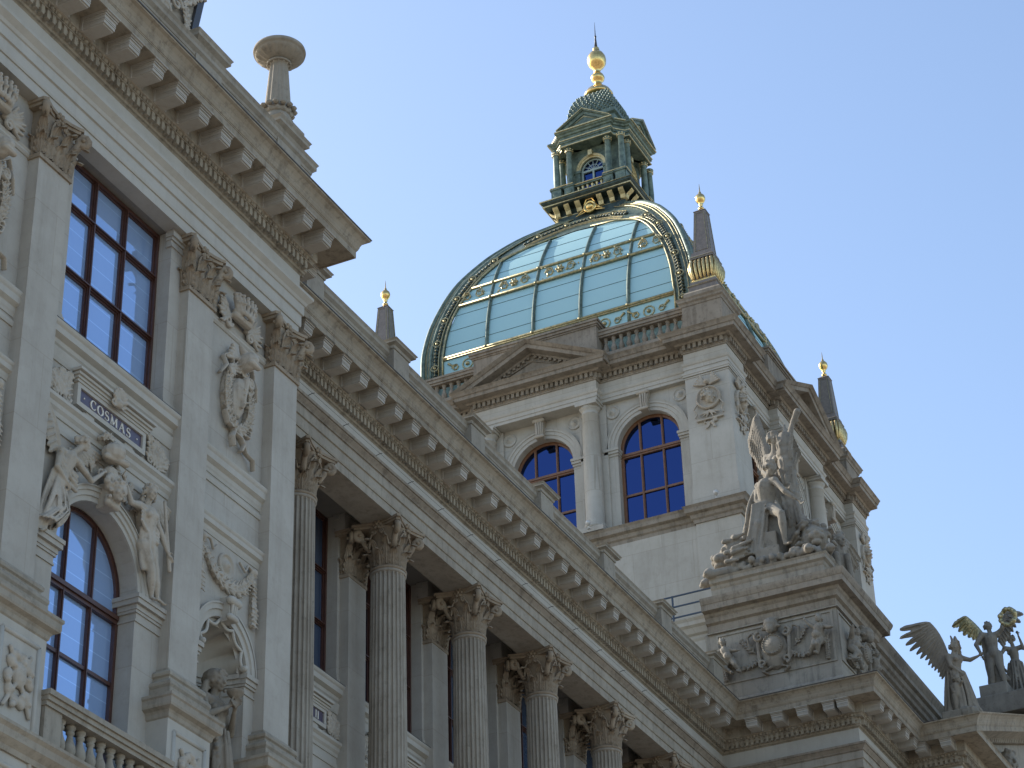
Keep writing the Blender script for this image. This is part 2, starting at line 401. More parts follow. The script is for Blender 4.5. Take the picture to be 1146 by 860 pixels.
cornL = make_cornice([(XL0, 19.5), (XL0, YL), (XL1, YL), (XL1, YL+2.6)])
cornM = make_cornice([(XL1+.05, YM)]+pathM[1:], top=False)
# raking cornice of the portal pediment starts at its corner; the straight runs keep the full gutter moulding
b = PB()
n0 = len(b.v)
b.sweep([(XL1+.05, YM)]+pathM[1:], cor_top)
SL = .36
kk = len(cor_top)
for i in range(5*kk, 6*kk): b.v[i].z += SL*(66-51.02)
b.part('gutter_moulding', M['corona'], cornM)
b = PB(); b.sweep([(PX2-.03, PY2+.6), (PX2-.03, PY2), (66, PY2)], [(-.3, 21.621), (.61, 21.621), (.61, 21.60), (.63, 21.60), (.63, 21.73), (.66, 21.76), (-.3, 21.80)]); b.part('geison', M['corona'], cornM)
mod_me = modillion_mb().build('modillion', M['wall'], cornM)
first = [True]
def put_mod(x, y, d, par):
    o = mod_me if first[0] else mod_me.copy()
    if not first[0]: col.objects.link(o)
    first[0] = False
    o.parent = par
    nn = (d[1], -d[0])
    o.matrix_basis = MI @ Matrix(((d[0], nn[0], 0, x+nn[0]*.2), (d[1], nn[1], 0, y+nn[1]*.2), (0, 0, 1, 21.619), (0, 0, 0, 1)))
MP = .634
x = 29.6-MP*5
while x < XP-.75:
    if x > XL1+.1: put_mod(x, YM, (1, 0), cornM)
    x += MP
for yy in (17.02-.14, 16.38-.14, 15.76-.14, 15.12-.14, 14.5+.14): put_mod(XP, yy, (0, -1), cornM)
for xx in (48.6, 49.2, 49.83, 50.47, 51.08): put_mod(xx-.13, YP, (1, 0), cornM)
for yy in (13.9, 13.26): put_mod(PX2, yy, (0, -1), cornM)
x = 26.22
while x > 17.4:
    put_mod(x, YL, (1, 0), cornL); x -= .6
for yy in (16.45, 17.05, 17.65): put_mod(XL1, yy, (0, 1), cornL)

# --- parapet over the cornices
def parapet(path, posts, zc, setback, name='parapet', e=1.0):
    b = PB()
    b.sweep(path, [(-.28, 22.0), (0, 22.0), (0, zc-.30), (.03, zc-.26), (.03, zc-.22), (-.28, zc-.22)])
    b.sweep(path, [(-.30, zc-.22), (.04, zc-.22), (.05, zc-.17), (.10, zc-.12), (.10, zc-.05), (.13, zc), (-.36, zc)])
    b.sweep(path, [(-.0, 22.5), (.03, 22.5), (.06, 22.62), (0.0, 22.64)])
    # guilloche strip in relief
    for i in range(len(path)-1):
        a = Vector(path[i]); c = Vector(path[i+1]); d = c-a; L = d.length; d.normalize(); nn = Vector((d.y, -d.x))
        for k in range(int(L/.16)):
            q = a+d*(.08+.16*k)
            mm = Matrix(((d.x, nn.x, 0, q.x), (d.y, nn.y, 0, q.y), (0, 0, 1, zc-.42), (0, 0, 0, 1)))
            b.tube([mm @ Vector((.075*math.cos(t), .015, .07*math.sin(t))) for t in [j*PI/4 for j in range(8)]], .018, seg=4, closed=True)
    o = b.part(name, M['trim'])
    for (px, py, w) in posts:
        q = PB(); h = w/2
        q.box((px-h, py-h, 22.0), (px+h, py+h, zc+.02))
        ring = [(px-h, py-h), (px+h, py-h), (px+h, py+h), (px-h, py+h)]
        q.sweep(ring, [(-.1, zc-.03), (.02, zc-.03), (.03, zc+.05*e), (.10, zc+.10*e), (.10, zc+.15*e), (.13, zc+.20*e), (-.1, zc+.22*e)], closed=True)
        q.sweep(ring, [(-.1, 22.0), (.06, 22.0), (.06, 22.22), (.02, 22.28), (-.1, 22.28)], closed=True)
        q.part('parapet_post', M['trim'], o)
    return o
parapet([(XL1+.1, 17.75), (48.3, 17.75)], [(29.0+3.17*k*.985, 17.85, .58) for k in range(7)], 23.17, .1, e=.6)
parapet([(XL0, 19), (XL0, 16.2), (26.45, 16.2), (26.45, 19)], [(25.75, 16.5, .72), (23.35, 16.5, .72), (20.2, 16.5, .72)], 23.33, .1)

# ------------------------------------------------------------------ Corinthian capitals
def leaf(b, base, ang, w, h, out=.03, curl=.10, lobes=4, n=14, tilt=0):
    curl *= 1.35; out *= 1.3
    """one acanthus leaf: a bent blade with a midrib, lobed edge and a tip that curls out and down"""
    ca, sa = math.cos(ang), math.sin(ang); U = Vector((-sa, ca, 0)); O = Vector((ca, sa, 0)); Z = Vector((0,0,1))
    vs = []; m = 13
    for i in range(n+1):
        s = i/n
        zc = h*min(1, s*1.12) - (0 if s < .82 else (s-.82)/.18*h*.16)
        oc = out*(.3+s) + curl*max(0, (s-.5)/.5)**2
        wd = w*(.62+.38*math.sin(PI*min(1, s*1.15+.1)))*(1-.65*max(0, (s-.72)/.28)**1.5)*(1-.38*abs(math.sin(lobes*PI*s))**3)
        for j in range(m):
            t = (j/(m-1))*2-1
            o = oc + .035*w/.12*(1-abs(t))*.5 - .02*t*t*(1-s) + .020*math.cos(4*PI*t)*(1-.3*s) - .035*abs(math.sin(lobes*PI*s))*abs(t)**1.5
            vs.append(Vector(base)+U*(t*wd)+O*o+Z*(zc - .02*abs(t)))
    fs = [(i*m+j, i*m+j+1, (i+1)*m+j+1, (i+1)*m+j) for i in range(n) for j in range(m-1)]
    # back sheet gives it thickness
    k = len(vs); vs2 = [v - O*.022 for v in vs]
    fs2 = [(k+a, k+d, k+c, k+bb) for a, bb, c, d in fs]
    rim = []
    for i in range(n): rim += [(i*m, (i+1)*m, k+(i+1)*m, k+i*m), (i*m+m-1, k+i*m+m-1, k+(i+1)*m+m-1, (i+1)*m+m-1)]
    rim += [(n*m+j, n*m+j+1, k+n*m+j+1, k+n*m+j) for j in range(m-1)]
    b.add(vs+vs2, fs+fs2+rim, True)
def volute(b, c, ang, r, wdt, side=1, z0=None, turns=1.6):
    """scroll standing in the vertical plane of direction ang, with a stalk coming from below"""
    O = Vector((math.cos(ang), math.sin(ang), 0)); Z = Vector((0,0,1)); C = Vector(c)
    pts = []; rr = []
    if z0 is not None:
        for i in range(5):
            t = i/5; pts.append(C + O*(-r*2.2*(1-t)**1.3 - 0) + Z*(z0*(1-t)+r*.98*t)); rr.append(wdt*.55)
    for i in range(18):
        t = i/17; a = PI/2 - t*turns*2*PI; q = r*(1-.8*t); pts.append(C+O*math.cos(a)*q+Z*math.sin(a)*q); rr.append(wdt*(.6-.15*t))
    b.tube(pts, rr, seg=6)
    W = Vector((-math.sin(ang), math.cos(ang), 0))
    b.cap(C-W*wdt*.55, C+W*wdt*.55, r*.35, r*.35, seg=8)
def flower(b, c, ang, r):
    O = Vector((math.cos(ang), math.sin(ang), 0)); U = Vector((-math.sin(ang), math.cos(ang), 0)); Z = Vector((0,0,1))
    for k in range(6):
        a = k*PI/3; d = U*math.cos(a)+Z*math.sin(a)
        b.cap(Vector(c)+d*r*.25, Vector(c)+d*r*.72+O*.015, r*.24, r*.32, seg=6)
    b.ball(Vector(c)+O*.03, r*.33, seg=8)
def column_capital():
    b = MB(); H = .9
    b.lathe([(.30, -.02), (.335, 0), (.345, .02), (.335, .04), (.295, .05), (.28, .1), (.28, .4), (.31, .6), (.37, .74), (.40, .79), (.40, .82)], seg=24)
    # concave abacus
    for hw, z0, z1 in ((.47, .80, .85), (.50, .85, .90)):
        pts = []
        for q in range(4):
            a = PI/2*q
            for t in (-.88, -.6, -.3, 0, .3, .6, .88):
                u = t*hw*1.06; o = hw*(1-.20*(1-(t/.95)**2)) + .03*abs(t)
                pts.append((math.cos(a)*o-math.sin(a)*u, math.sin(a)*o+math.cos(a)*u))
        n = len(pts); b.add([(x, y, z0) for x, y in pts]+[(x, y, z1) for x, y in pts],
              [tuple(range(n-1, -1, -1)), tuple(range(n, 2*n))]+[(i, (i+1)%n, n+(i+1)%n, n+i) for i in range(n)])
    for k in range(8):
        a = PI/4*k
        leaf(b, (.275*math.cos(a), .275*math.sin(a), .05), a, .115, .34, .035, .10)
        a2 = a+PI/8
        leaf(b, (.27*math.cos(a2), .27*math.sin(a2), .08), a2, .11, .56, .05, .13)
    for k in range(4):
        a = PI/4+PI/2*k; c = (.545*math.cos(a), .545*math.sin(a), .69)
        volute(b, c, a, .095, .10, z0=-.3)
        leaf(b, (.36*math.cos(a), .36*math.sin(a), .40), a, .085, .24, .06, .10)
        a0 = PI/2*k
        flower(b, (.40*math.cos(a0), .40*math.sin(a0), .83), a0, .095)
        for s in (-1, 1):
            aa = a0+s*.2
            O = Vector((math.cos(a0), math.sin(a0), 0)); U = Vector((-math.sin(a0), math.cos(a0), 0))
            pts = [O*.33+U*s*.20+Vector((0,0,.42)), O*.36+U*s*.17+Vector((0,0,.6)), O*.38+U*s*.1+Vector((0,0,.70))]
            for i in range(8): t = i/7*2.2*PI; pts.append(O*.385+U*s*(.075+.045*(1-.1*i)*math.cos(t))+Vector((0,0,.70+.045*math.sin(t))))
            b.tube(pts, .018, seg=5)
    return b
def pilaster_capital(hw=.335, d=.19):
    """flat version: u along the wall, y negative = outward"""
    b = MB()
    b.box((-hw, -d, 0), (hw, .02, .80)); b.box((-hw-.03, -d-.03, -.02), (hw+.03, .02, .045))
    for h, z0, z1 in ((.10, .80, .85), (.13, .85, .90)):
        pts = [(-hw-h, .02), (-hw-h, -d-h+.05), (-hw-h+.06, -d-h)]
        for t in (-.75, -.45, -.15, .15, .45, .75): pts.append((t*(hw+h), -d-h+.10*(1-(t/.9)**2)))
        pts += [(hw+h-.06, -d-h), (hw+h, -d-h+.05), (hw+h, .02)]
        n = len(pts); b.add([(x, y, z0) for x, y in pts]+[(x, y, z1) for x, y in pts],
              [tuple(range(n-1, -1, -1)), tuple(range(n, 2*n))]+[(i, (i+1)%n, n+(i+1)%n, n+i) for i in range(n)])
    A = -PI/2
    for u in (-.2, 0, .2): leaf(b, (u*hw/.335*1.05, -d, .05), A, .105, .34, .03, .09)
    for s in (-1, 1):
        leaf(b, (s*(hw-.01), -d+.01, .05), A+s*PI/4, .105, .34, .03, .09)
        leaf(b, (s*hw, -d*.35, .05), A+s*PI/2, .085, .34, .02, .06)
        leaf(b, (s*hw*.34, -d, .08), A, .10, .56, .045, .12)
        leaf(b, (s*hw*.97, -d+.01, .08), A+s*PI/4, .09, .58, .05, .12)
        c = (s*(hw+.09), -d-.10, .69); volute(b, c, A+s*PI/4, .09, .10, z0=-.3)
        leaf(b, (s*(hw-.0), -d-.0, .42), A+s*PI/4, .08, .22, .05, .10)
        pts = [Vector((s*.18, -d-.03, .40)), Vector((s*.17, -d-.05, .58)), Vector((s*.12, -d-.05, .69))]
        for i in range(8): t = i/7*2.2*PI; pts.append(Vector((s*(.085+.045*(1-.1*i)*math.cos(t)), -d-.06, .69+.045*math.sin(t))))
        b.tube(pts, .018, seg=5)
    flower(b, (0, -d-.02, .83), A, .095)
    return b

# ------------------------------------------------------------------ pilasters of the end block
def pilaster(xc, first=None):
    if first: return copy_tree(first, museum, Matrix.Translation((xc-first['xc'], 0, 0)))
    hw = .335
    b = PB()
    b.box((xc-hw, YL, 13.0), (xc+hw, YL+.25, 19.05))
    o = b.part('pilaster', M['wall']); 
    b = PB(); p = [(xc-hw, YL+.2), (xc-hw, YL), (xc+hw, YL), (xc+hw, YL+.2)]
    b.sweep(p, [(-.1, 12.52), (.14, 12.52), (.14, 12.66), (.13, 12.66), (.155, 12.70), (.155, 12.74), (.12, 12.78), (.08, 12.80), (.075, 12.84), (.10, 12.86), (.105, 12.90), (.08, 12.935), (.03, 12.95), (.015, 13.0), (-.1, 13.0)])
    b.part('base', M['trim'], o)
    return o
pil0 = pilaster(20.04); pil0['xc'] = 20.04
pc = pilaster_capital()
pc.v = [MI @ (v + Vector((20.04, YL+.19, ZA0-.9))) for v in pc.v]
pc.build('capital', M['capital'], pil0)
for x in (23.66, 26.04, 17.66): pilaster(x, pil0)
# pedestals with framed reliefs
def pedestal(xc):
    b = PB(); hw = .50; y = YL-.155
    b.box((xc-hw, y, 8), (xc+hw, YL+.3, 12.2))
    p = [(xc-hw, YL+.3), (xc-hw, y), (xc+hw, y), (xc+hw, YL+.3)]
    o = b.part('pedestal', M['plain'])
    b = PB(); b.sweep(p, [(-.1, 12.2), (.0, 12.2), (.02, 12.22), (.03, 12.27), (.05, 12.30), (.11, 12.33), (.12, 12.36), (.12, 12.44), (.14, 12.46), (.14, 12.50), (-.1, 12.52)]); b.part('pedestal_cap', M['trim'], o)
    b = PB(); fr = [(-.36, 10.4), (.36, 10.4), (.36, 12.05), (-.36, 12.05)]
    for i in range(4):
        (u0, z0), (u1, z1) = fr[i], fr[(i+1) % 4]
        b.tube([(xc+u0, y, z0), (xc+u1, y, z1)], .035, seg=8)
    b.part('panel_frame', M['plain'], o)
    r = MB(); rnd = random.Random(int(xc*10))
    A = -PI/2
    r.ball((xc, y-.02, 11.55), (.13, .08, .17))
    for a in range(10):
        t = a/10*2*PI; c = Vector((xc+.20*math.cos(t), y-.02, 11.5+.30*math.sin(t)))
        r.ball(c, (.07, .06, .09), mtx=Matrix.Rotation(rnd.uniform(-1, 1), 4, 'Y'))
        r.ball(c+Vector((rnd.uniform(-.06, .06), -.03, rnd.uniform(-.1, .1))), .045)
    r.cap((xc-.25, y-.03, 11.1), (xc+.2, y-.03, 11.85), .03, .03); r.cap((xc+.25, y-.03, 11.1), (xc-.2, y-.03, 11.85), .03, .03)
    r.v = [MI @ v for v in r.v]; carve(r, 'trophy_relief', M['carve'], o, .014, 2)
for x in (20.04, 23.66, 26.04): pedestal(x)

# ------------------------------------------------------------------ wall with arched / square openings
def wall_arch(b, u0, u1, z0, z1, cu, hw, zs, zb, dep, nseg=18, fr=None):
    """front sheet with an arched opening: jambs from zb up to zs, half-circle radius hw; reveal depth dep (local out axis negative)"""
    A = [(cu+hw*math.cos(PI*i/nseg), zs+hw*math.sin(PI*i/nseg)) for i in range(nseg+1)]   # right to left
    fs = []; vs = []
    def q(pts):
        o = len(vs); vs.extend([(p[0], 0, p[1]) for p in pts]); fs.append(tuple(range(o, o+len(pts))))
    q([(cu+hw, zb), (u1, zb), (u1, zs), (cu+hw, zs)]); q([(u0, zb), (cu-hw, zb), (cu-hw, zs), (u0, zs)])
    if zb > z0: q([(u0, z0), (u1, z0), (u1, zb), (u0, zb)])
    q([(cu+hw, zs), (u1, zs), (u1, z1), (cu+hw, z1)]); q([(u0, zs), (cu-hw, zs), (cu-hw, z1), (u0, z1)])
    for i in range(nseg): q([A[i], (A[i][0], z1), (A[i+1][0], z1), A[i+1]])
    # reveal
    P = [(cu+hw, zb)]+A+[(cu-hw, zb)]
    for i in range(len(P)-1):
        o = len(vs); (a, c), (d, e) = P[i], P[i+1]
        vs.extend([(a, 0, c), (d, 0, e), (d, -dep, e), (a, -dep, c)]); fs.append((o, o+1, o+2, o+3))
    o = len(vs); vs.extend([(cu-hw, 0, zb), (cu+hw, 0, zb), (cu+hw, -dep, zb), (cu-hw, -dep, zb)]); fs.append((o, o+1, o+2, o+3))
    b.add(vs, fs)
def archivolt(b, cu, zs, r0, r1, o0, o1, n=24, bands=3):
    """moulded ring round an arch, stepping outward"""
    prof = []
    w = (r1-r0)/bands
    prof = [(r0, o0-.02)]
    for k in range(bands): prof += [(r0+w*k, o0+(o1-o0)*(k+1)/bands*.8), (r0+w*(k+.92), o0+(o1-o0)*(k+1)/bands*.8)]
    prof += [(r1-w*.25, o1), (r1, o1), (r1, o0-.02)]
    vs = []; fs = []; k = len(prof)
    for i in range(n+1):
        a = PI*i/n
        for r, o in prof: vs.append((cu+r*math.cos(a), o, zs+r*math.sin(a)))
    for i in range(n):
        for q in range(k): fs.append((i*k+q, i*k+(q+1)%k, (i+1)*k+(q+1)%k, (i+1)*k+q))
    fs += [tuple(range(k)), tuple(range(n*k+k-1, n*k-1, -1))]
    b.add(vs, fs)
def hmould(b, u0, u1, prof, ends=True):
    """straight moulding on a facade: prof = [(out, z)]"""
    k = len(prof)
    b.add([(u0, o, z) for o, z in prof]+[(u1, o, z) for o, z in prof], [tuple(range(k-1, -1, -1)), tuple(range(k, 2*k))]+[(i, (i+1)%k, k+(i+1)%k, k+i) for i in range(k)])
def cornice_prof(z0, z1, d, o0=-.05):
    h = z1-z0
    return [(o0, z0), (.012, z0), (.02, z0+.12*h), (.25*d, z0+.2*h), (.3*d, z0+.38*h), (.75*d, z0+.5*h), (.78*d, z0+.78*h), (.92*d, z0+.86*h), (d, z0+.95*h), (d, z1), (o0, z1+.01)]
WY = .18      # end-block wall lies this far behind the pilaster faces
def fix(b, fr): b.v = [fr @ v for v in b.v]
def window_rect(fr, u0, u1, z0, z1, dep, cols, rows, mfr, mgl, par=None, bar=.026, o=.05):
    b = PB(); 
    t = .055
    for (a, c, d, e) in ((u0, u0+t, z0, z1), (u1-t, u1, z0, z1)): b.box((a, -dep-.05, d), (c, -dep+o, e))
    for (d, e) in ((z0, z0+t), (z1-t, z1)): b.box((u0+t, -dep-.05, d), (u1-t, -dep+o-.003, e))
    for u in cols:
        b.box((u-bar, -dep-.05, z0+t), (u+bar, -dep+o-.01, z1-t)); b.box((u-bar*.4, -dep-.05, z0+t), (u+bar*.4, -dep+o+.015, z1-t))
    for z in rows:
        b.box((u0+t, -dep-.05, z-bar*1.1), (u1-t, -dep+o-.013, z+bar*1.1)); b.box((u0+t, -dep-.05, z-bar*.4), (u1-t, -dep+o+.02, z+bar*.4))
    us = [u0+t]+[x for c in cols for x in (c-bar, c+bar)]+[u1-t]; zs = [z0+t]+[x for c in rows for x in (c-bar*1.1, c+bar*1.1)]+[z1-t]
    for i in range(0, len(us), 2):          # inner sash lips
        for j in range(0, len(zs), 2):
            a, c, d, e = us[i], us[i+1], zs[j], zs[j+1]; s = .022
            b.box((a, -dep-.05, d), (a+s, -dep+.012, e)); b.box((c-s, -dep-.05, d), (c, -dep+.012, e))
            b.box((a+s, -dep-.05, d), (c-s, -dep+.010, d+s)); b.box((a+s, -dep-.05, e-s), (c-s, -dep+.010, e))
    fix(b, fr); w = b.part('window', mfr, par)
    g = PB(); g.box((u0+.01, -dep-.03, z0+.01), (u1-.01, -dep-.02, z1-.01)); fix(g, fr); g.part('glass', mgl, w)
    return w
def window_arch(fr, cu, hw, z0, zs, dep, cols, rows, mfr, mgl, par=None, bar=.025, o=.04, trans=None, t=.06):
    b = PB(); n = 24
    ring = [(hw, -dep-.05), (hw, -dep+o), (hw-t*.4, -dep+o+.01), (hw-t*.4, -dep+o-.015), (hw-t, -dep+o-.02), (hw-t, -dep-.05)]
    vs = []; fs = []; k = len(ring)
    for i in range(n+1):
        a = PI*i/n
        for r, y in ring: vs.append((cu+r*math.cos(a), y, zs+r*math.sin(a)))
    for i in range(n):
        for q in range(k): fs.append((i*k+q, i*k+(q+1)%k, (i+1)*k+(q+1)%k, (i+1)*k+q))
    b.add(vs, fs)
    for s in (-1, 1):
        a, c = sorted((cu+s*hw, cu+s*(hw-t))); b.box((a, -dep-.05, z0), (c, -dep+o, zs))
    b.box((cu-hw+t, -dep-.05, z0), (cu+hw-t, -dep+o-.004, z0+t))
    for u in cols:
        zt = zs+math.sqrt(max(0, (hw-t*.6)**2-(u-cu)**2))
        b.box((u-bar, -dep-.05, z0+t), (u+bar, -dep+o-.012, zt)); b.box((u-bar*.4, -dep-.05, z0+t), (u+bar*.4, -dep+o+.01, zt))
    for z in rows:
        hh = hw-t if z < zs else math.sqrt(max(.01, (hw-t)**2-(z-zs)**2))
        b.box((cu-hh, -dep-.05, z-bar), (cu+hh, -dep+o-.016, z+bar))
    if trans:
        b.box((cu-hw+t*.5, -dep-.05, trans-.07), (cu+hw-t*.5, -dep+o+.005, trans+.07)); b.box((cu-hw+t*.5, -dep-.05, trans-.02), (cu+hw-t*.5, -dep+o+.035, trans+.04))
    fix(b, fr); w = b.part('window', mfr, par)
    g = PB(); pts = [(cu-hw+.02, z0+.01), (cu+hw-.02, z0+.01)]+[(cu+(hw-.02)*math.cos(PI*i/n), zs+(hw-.02)*math.sin(PI*i/n)) for i in range(n+1)]
    g.prism(pts, -dep-.03, -dep-.02); fix(g, fr); g.part('glass', mgl, w)
    return w

# letters with thick and thin strokes and serifs, drawn as strips on the (u, z) plane
def letter(b, ch, u, z, h, dep):
    def st(pts, w):
        pts = [Vector((p[0], 0, p[1])) for p in pts]; n = len(pts); ws = w if hasattr(w, '__len__') else [w]*n; L = []; Rr = []
        for i in range(n):
            a = pts[max(0, i-1)]; c = pts[min(n-1, i+1)]; d = (c-a).normalized(); p = Vector((-d.z, 0, d.x))
            L.append(pts[i]+p*ws[i]/2); Rr.append(pts[i]-p*ws[i]/2)
        vs = []
        for o in (0, dep):
            for i in range(n): vs += [(u+L[i].x*h, o, z+L[i].z*h), (u+Rr[i].x*h, o, z+Rr[i].z*h)]
        m = 2*n; fs = []
        for i in range(n-1):
            a = 2*i; fs += [(a, a+1, a+3, a+2), (m+a, m+a+2, m+a+3, m+a+1), (a, a+2, m+a+2, m+a), (a+1, m+a+1, m+a+3, a+3)]
        fs += [(0, m, m+1, 1), (m-2, m-1, 2*m-1, 2*m-2)]
        b.add(vs, fs)
    K, T = .15, .06
    def arc(cx, cz, rx, rz, a0, a1, n=14, wf=None):
        P = [(cx+rx*math.cos(R(a0+(a1-a0)*i/n)), cz+rz*math.sin(R(a0+(a1-a0)*i/n))) for i in range(n+1)]
        W = [T+(K-T)*abs(math.cos(R(a0+(a1-a0)*i/n))) for i in range(n+1)]
        return P, W
    if ch == 'C': st(*arc(.36, .5, .32, .46, 42, 318)); st([(.60, .70), (.60, .95)], T); st([(.60, .08), (.60, .28)], T); return .70
    if ch == 'O': st(*arc(.40, .5, .34, .46, 0, 360, 24)); return .84
    if ch == 'S':
        P1, _ = arc(.27, .72, .2, .23, 30, 255); P2, _ = arc(.27, .27, .22, .24, 85, -150)
        P = P1+P2; st(P, [T+(K-T)*math.exp(-((i-len(P)*.5)/5.5)**2) for i in range(len(P))]); st([(.44, .78), (.44, .96)], T); st([(.07, .03), (.07, .22)], T); return .58
    if ch == 'M':
        st([(.10, .02), (.16, .97)], T); st([(.14, .97), (.44, .05)], K); st([(.44, .05), (.74, .97)], T); st([(.76, .97), (.82, .02)], K)
        for x in (.10, .82): st([(x-.10, .02), (x+.12, .02)], T*.8)
        st([(.04, .97), (.2, .97)], T*.8); st([(.70, .97), (.88, .97)], T*.8); return 1.0
    if ch == 'A':
        st([(.08, .02), (.38, .98)], T); st([(.36, .98), (.68, .02)], K); st([(.2, .36), (.58, .36)], T)
        st([(0, .02), (.18, .02)], T*.8); st([(.56, .02), (.80, .02)], T*.8); return .84
    if ch == 'I': st([(.14, 0), (.14, 1)], K); st([(.02, .02), (.26, .02)], T*.8); st([(.02, .98), (.26, .98)], T*.8); return .34
    if ch == '.': b.lathe([(.07*h, 0), (.07*h, dep)], c=(0,0,0), seg=8, mtx=Matrix.Translation((u+.12*h, 0, z+.5*h)) @ Matrix.Rotation(-PI/2, 4, 'X')); return .3
    return .4
def write(b, txt, u0, z0, h, o, gap=.12, scale_u=1.0):
    u = u0; bb = MB()
    for ch in txt: u += (letter(bb, ch, u, z0, h, .012)+gap)*h
    w = u-gap*h-u0
    b.add([((p.x-u0)*scale_u+u0, p.y+o, p.z) for p in bb.v], bb.f)
    return w*scale_u

# ------------------------------------------------------------------ carved ornament kit (local u, out, z)
def sprig(b, c, ang, L, w, d=.05, n=5, rnd=random):
    """leafy spray lying on a wall"""
    ca, sa = math.cos(ang), math.sin(ang)
    b.cap((c[0], d*.5, c[1]), (c[0]+ca*L, d*.8, c[1]+sa*L), .018, .010, seg=6)
    for i in range(n):
        t = (i+.6)/n; bu, bz = c[0]+ca*L*t, c[1]+sa*L*t
        for s in (-1, 1):
            a2 = ang+s*(.75+.1*rnd.random()); l = w*(1.1-.55*t)*(.85+.3*rnd.random())
            b.cap((bu, d*.5, bz), (bu+math.cos(a2)*l, d*.9, bz+math.sin(a2)*l), .016, .026*w/.15, seg=6, flat=.8)
            b.cap((bu+math.cos(a2)*l*.5, d*.6, bz+math.sin(a2)*l*.5), (bu+math.cos(a2-s*.5)*l*1.05, d, bz+math.sin(a2-s*.5)*l*1.05), .014, .018, seg=6)
    b.cap((c[0]+ca*L*.9, d*.6, c[1]+sa*L*.9), (c[0]+ca*(L+w*.5), d*.9, c[1]+sa*(L+w*.5)), .02, .014, seg=6)
def garland(b, pts, r, d=.06, rnd=random, dens=1.0):
    for i in range(len(pts)-1):
        a = Vector((pts[i][0], 0, pts[i][1])); c = Vector((pts[i+1][0], 0, pts[i+1][1])); L = (c-a).length; n = max(1, int(L/(r*.75)*dens))
        r0 = r*(pts[i][2] if len(pts[i]) > 2 else 1)
        tx, tz = (c-a).x/max(L, 1e-6), (c-a).z/max(L, 1e-6)
        for k in range(n):
            p = a.lerp(c, (k+.5)/n); b.ball((p.x, d*.35, p.z), r0*.70, seg=8)
            for q in (-1, -.35, .35, 1):
                vx, vz = tx*.85-tz*q*.8, tz*.85+tx*q*.8
                b.cap((p.x-tz*q*r0*.45, d*.5+r0*.35, p.z+tx*q*r0*.45), (p.x-tz*q*r0*.5+vx*r0*.75, d*.6+r0*(.85-.25*abs(q)), p.z+tx*q*r0*.5+vz*r0*.75), r0*.20, r0*.12, seg=6)
            for q in range(2):
                t = rnd.uniform(0, 2*PI); rr = r0*rnd.uniform(.35, .95)
                b.ball((p.x+rr*math.cos(t), d*.5+r0*.55*math.sqrt(max(0, 1-(rr/r0)**2)), p.z+rr*math.sin(t)), r0*rnd.uniform(.26, .42), seg=8, rings=5)
def disc(b, u, z, r, o, rings=((1, .03), (.85, .05), (.8, .02), (.45, .02), (.4, .05), (.2, .05), (.15, .08), (.02, .09))):
    prof = [(r, -.02)]+[(r*a, h) for a, h in rings]
    b.lathe(prof, seg=20, mtx=Matrix.Translation((u, o, z)) @ Matrix.Rotation(-PI/2, 4, 'X'))
def ribbon(b, pts, w=.02, d=.04): b.tube([(p[0], d+(p[2] if len(p) > 2 else 0), p[1]) for p in pts], w, seg=6, sq=.6)
def scroll(b, u, z, r, a0, turns, w, d=.05, dirn=1):
    P = []; n = int(10*turns)+2; W = []
    for i in range(n):
        t = i/(n-1); a = a0+dirn*t*turns*2*PI; q = r*(1-.85*t); P.append((u+q*math.cos(a), d, z+q*math.sin(a))); W.append(w*(1-.35*t))
    b.tube(P, W, seg=6)
def keystone(b, cu, z0, z1, w, o=.16):
    b.prism([(cu-w*.38, z0), (cu+w*.38, z0), (cu+w*.5, z1), (cu-w*.5, z1)], -.02, o)
    b.cap((cu-w*.4, o, z0+.05), (cu+w*.4, o, z0+.05), .05, .05); b.cap((cu-w*.46, o+.02, z1-.07), (cu+w*.46, o+.02, z1-.07), .07, .07)
    for s in (-1, 0, 1): b.cap((cu+s*w*.2, o+.01, z0+.08), (cu+s*w*.26, o+.03, z1-.1), .022, .028)
# ------------------------------------------------------------------ end block: end walls and back
b = PB()
b.box((XL0, YL+1.2, 8), (XL1, YL+9, 21.9))
b.box((XL1-.07, YL+.02, 8), (XL1, YL+1.2, 19.95)); b.box((XL0, YL+.02, 8), (XL0+.07, YL+1.2, 19.95))
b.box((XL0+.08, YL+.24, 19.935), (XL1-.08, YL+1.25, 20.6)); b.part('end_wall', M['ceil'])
fL = F((0, YL+WY, 0), (1, 0), (0, -1))
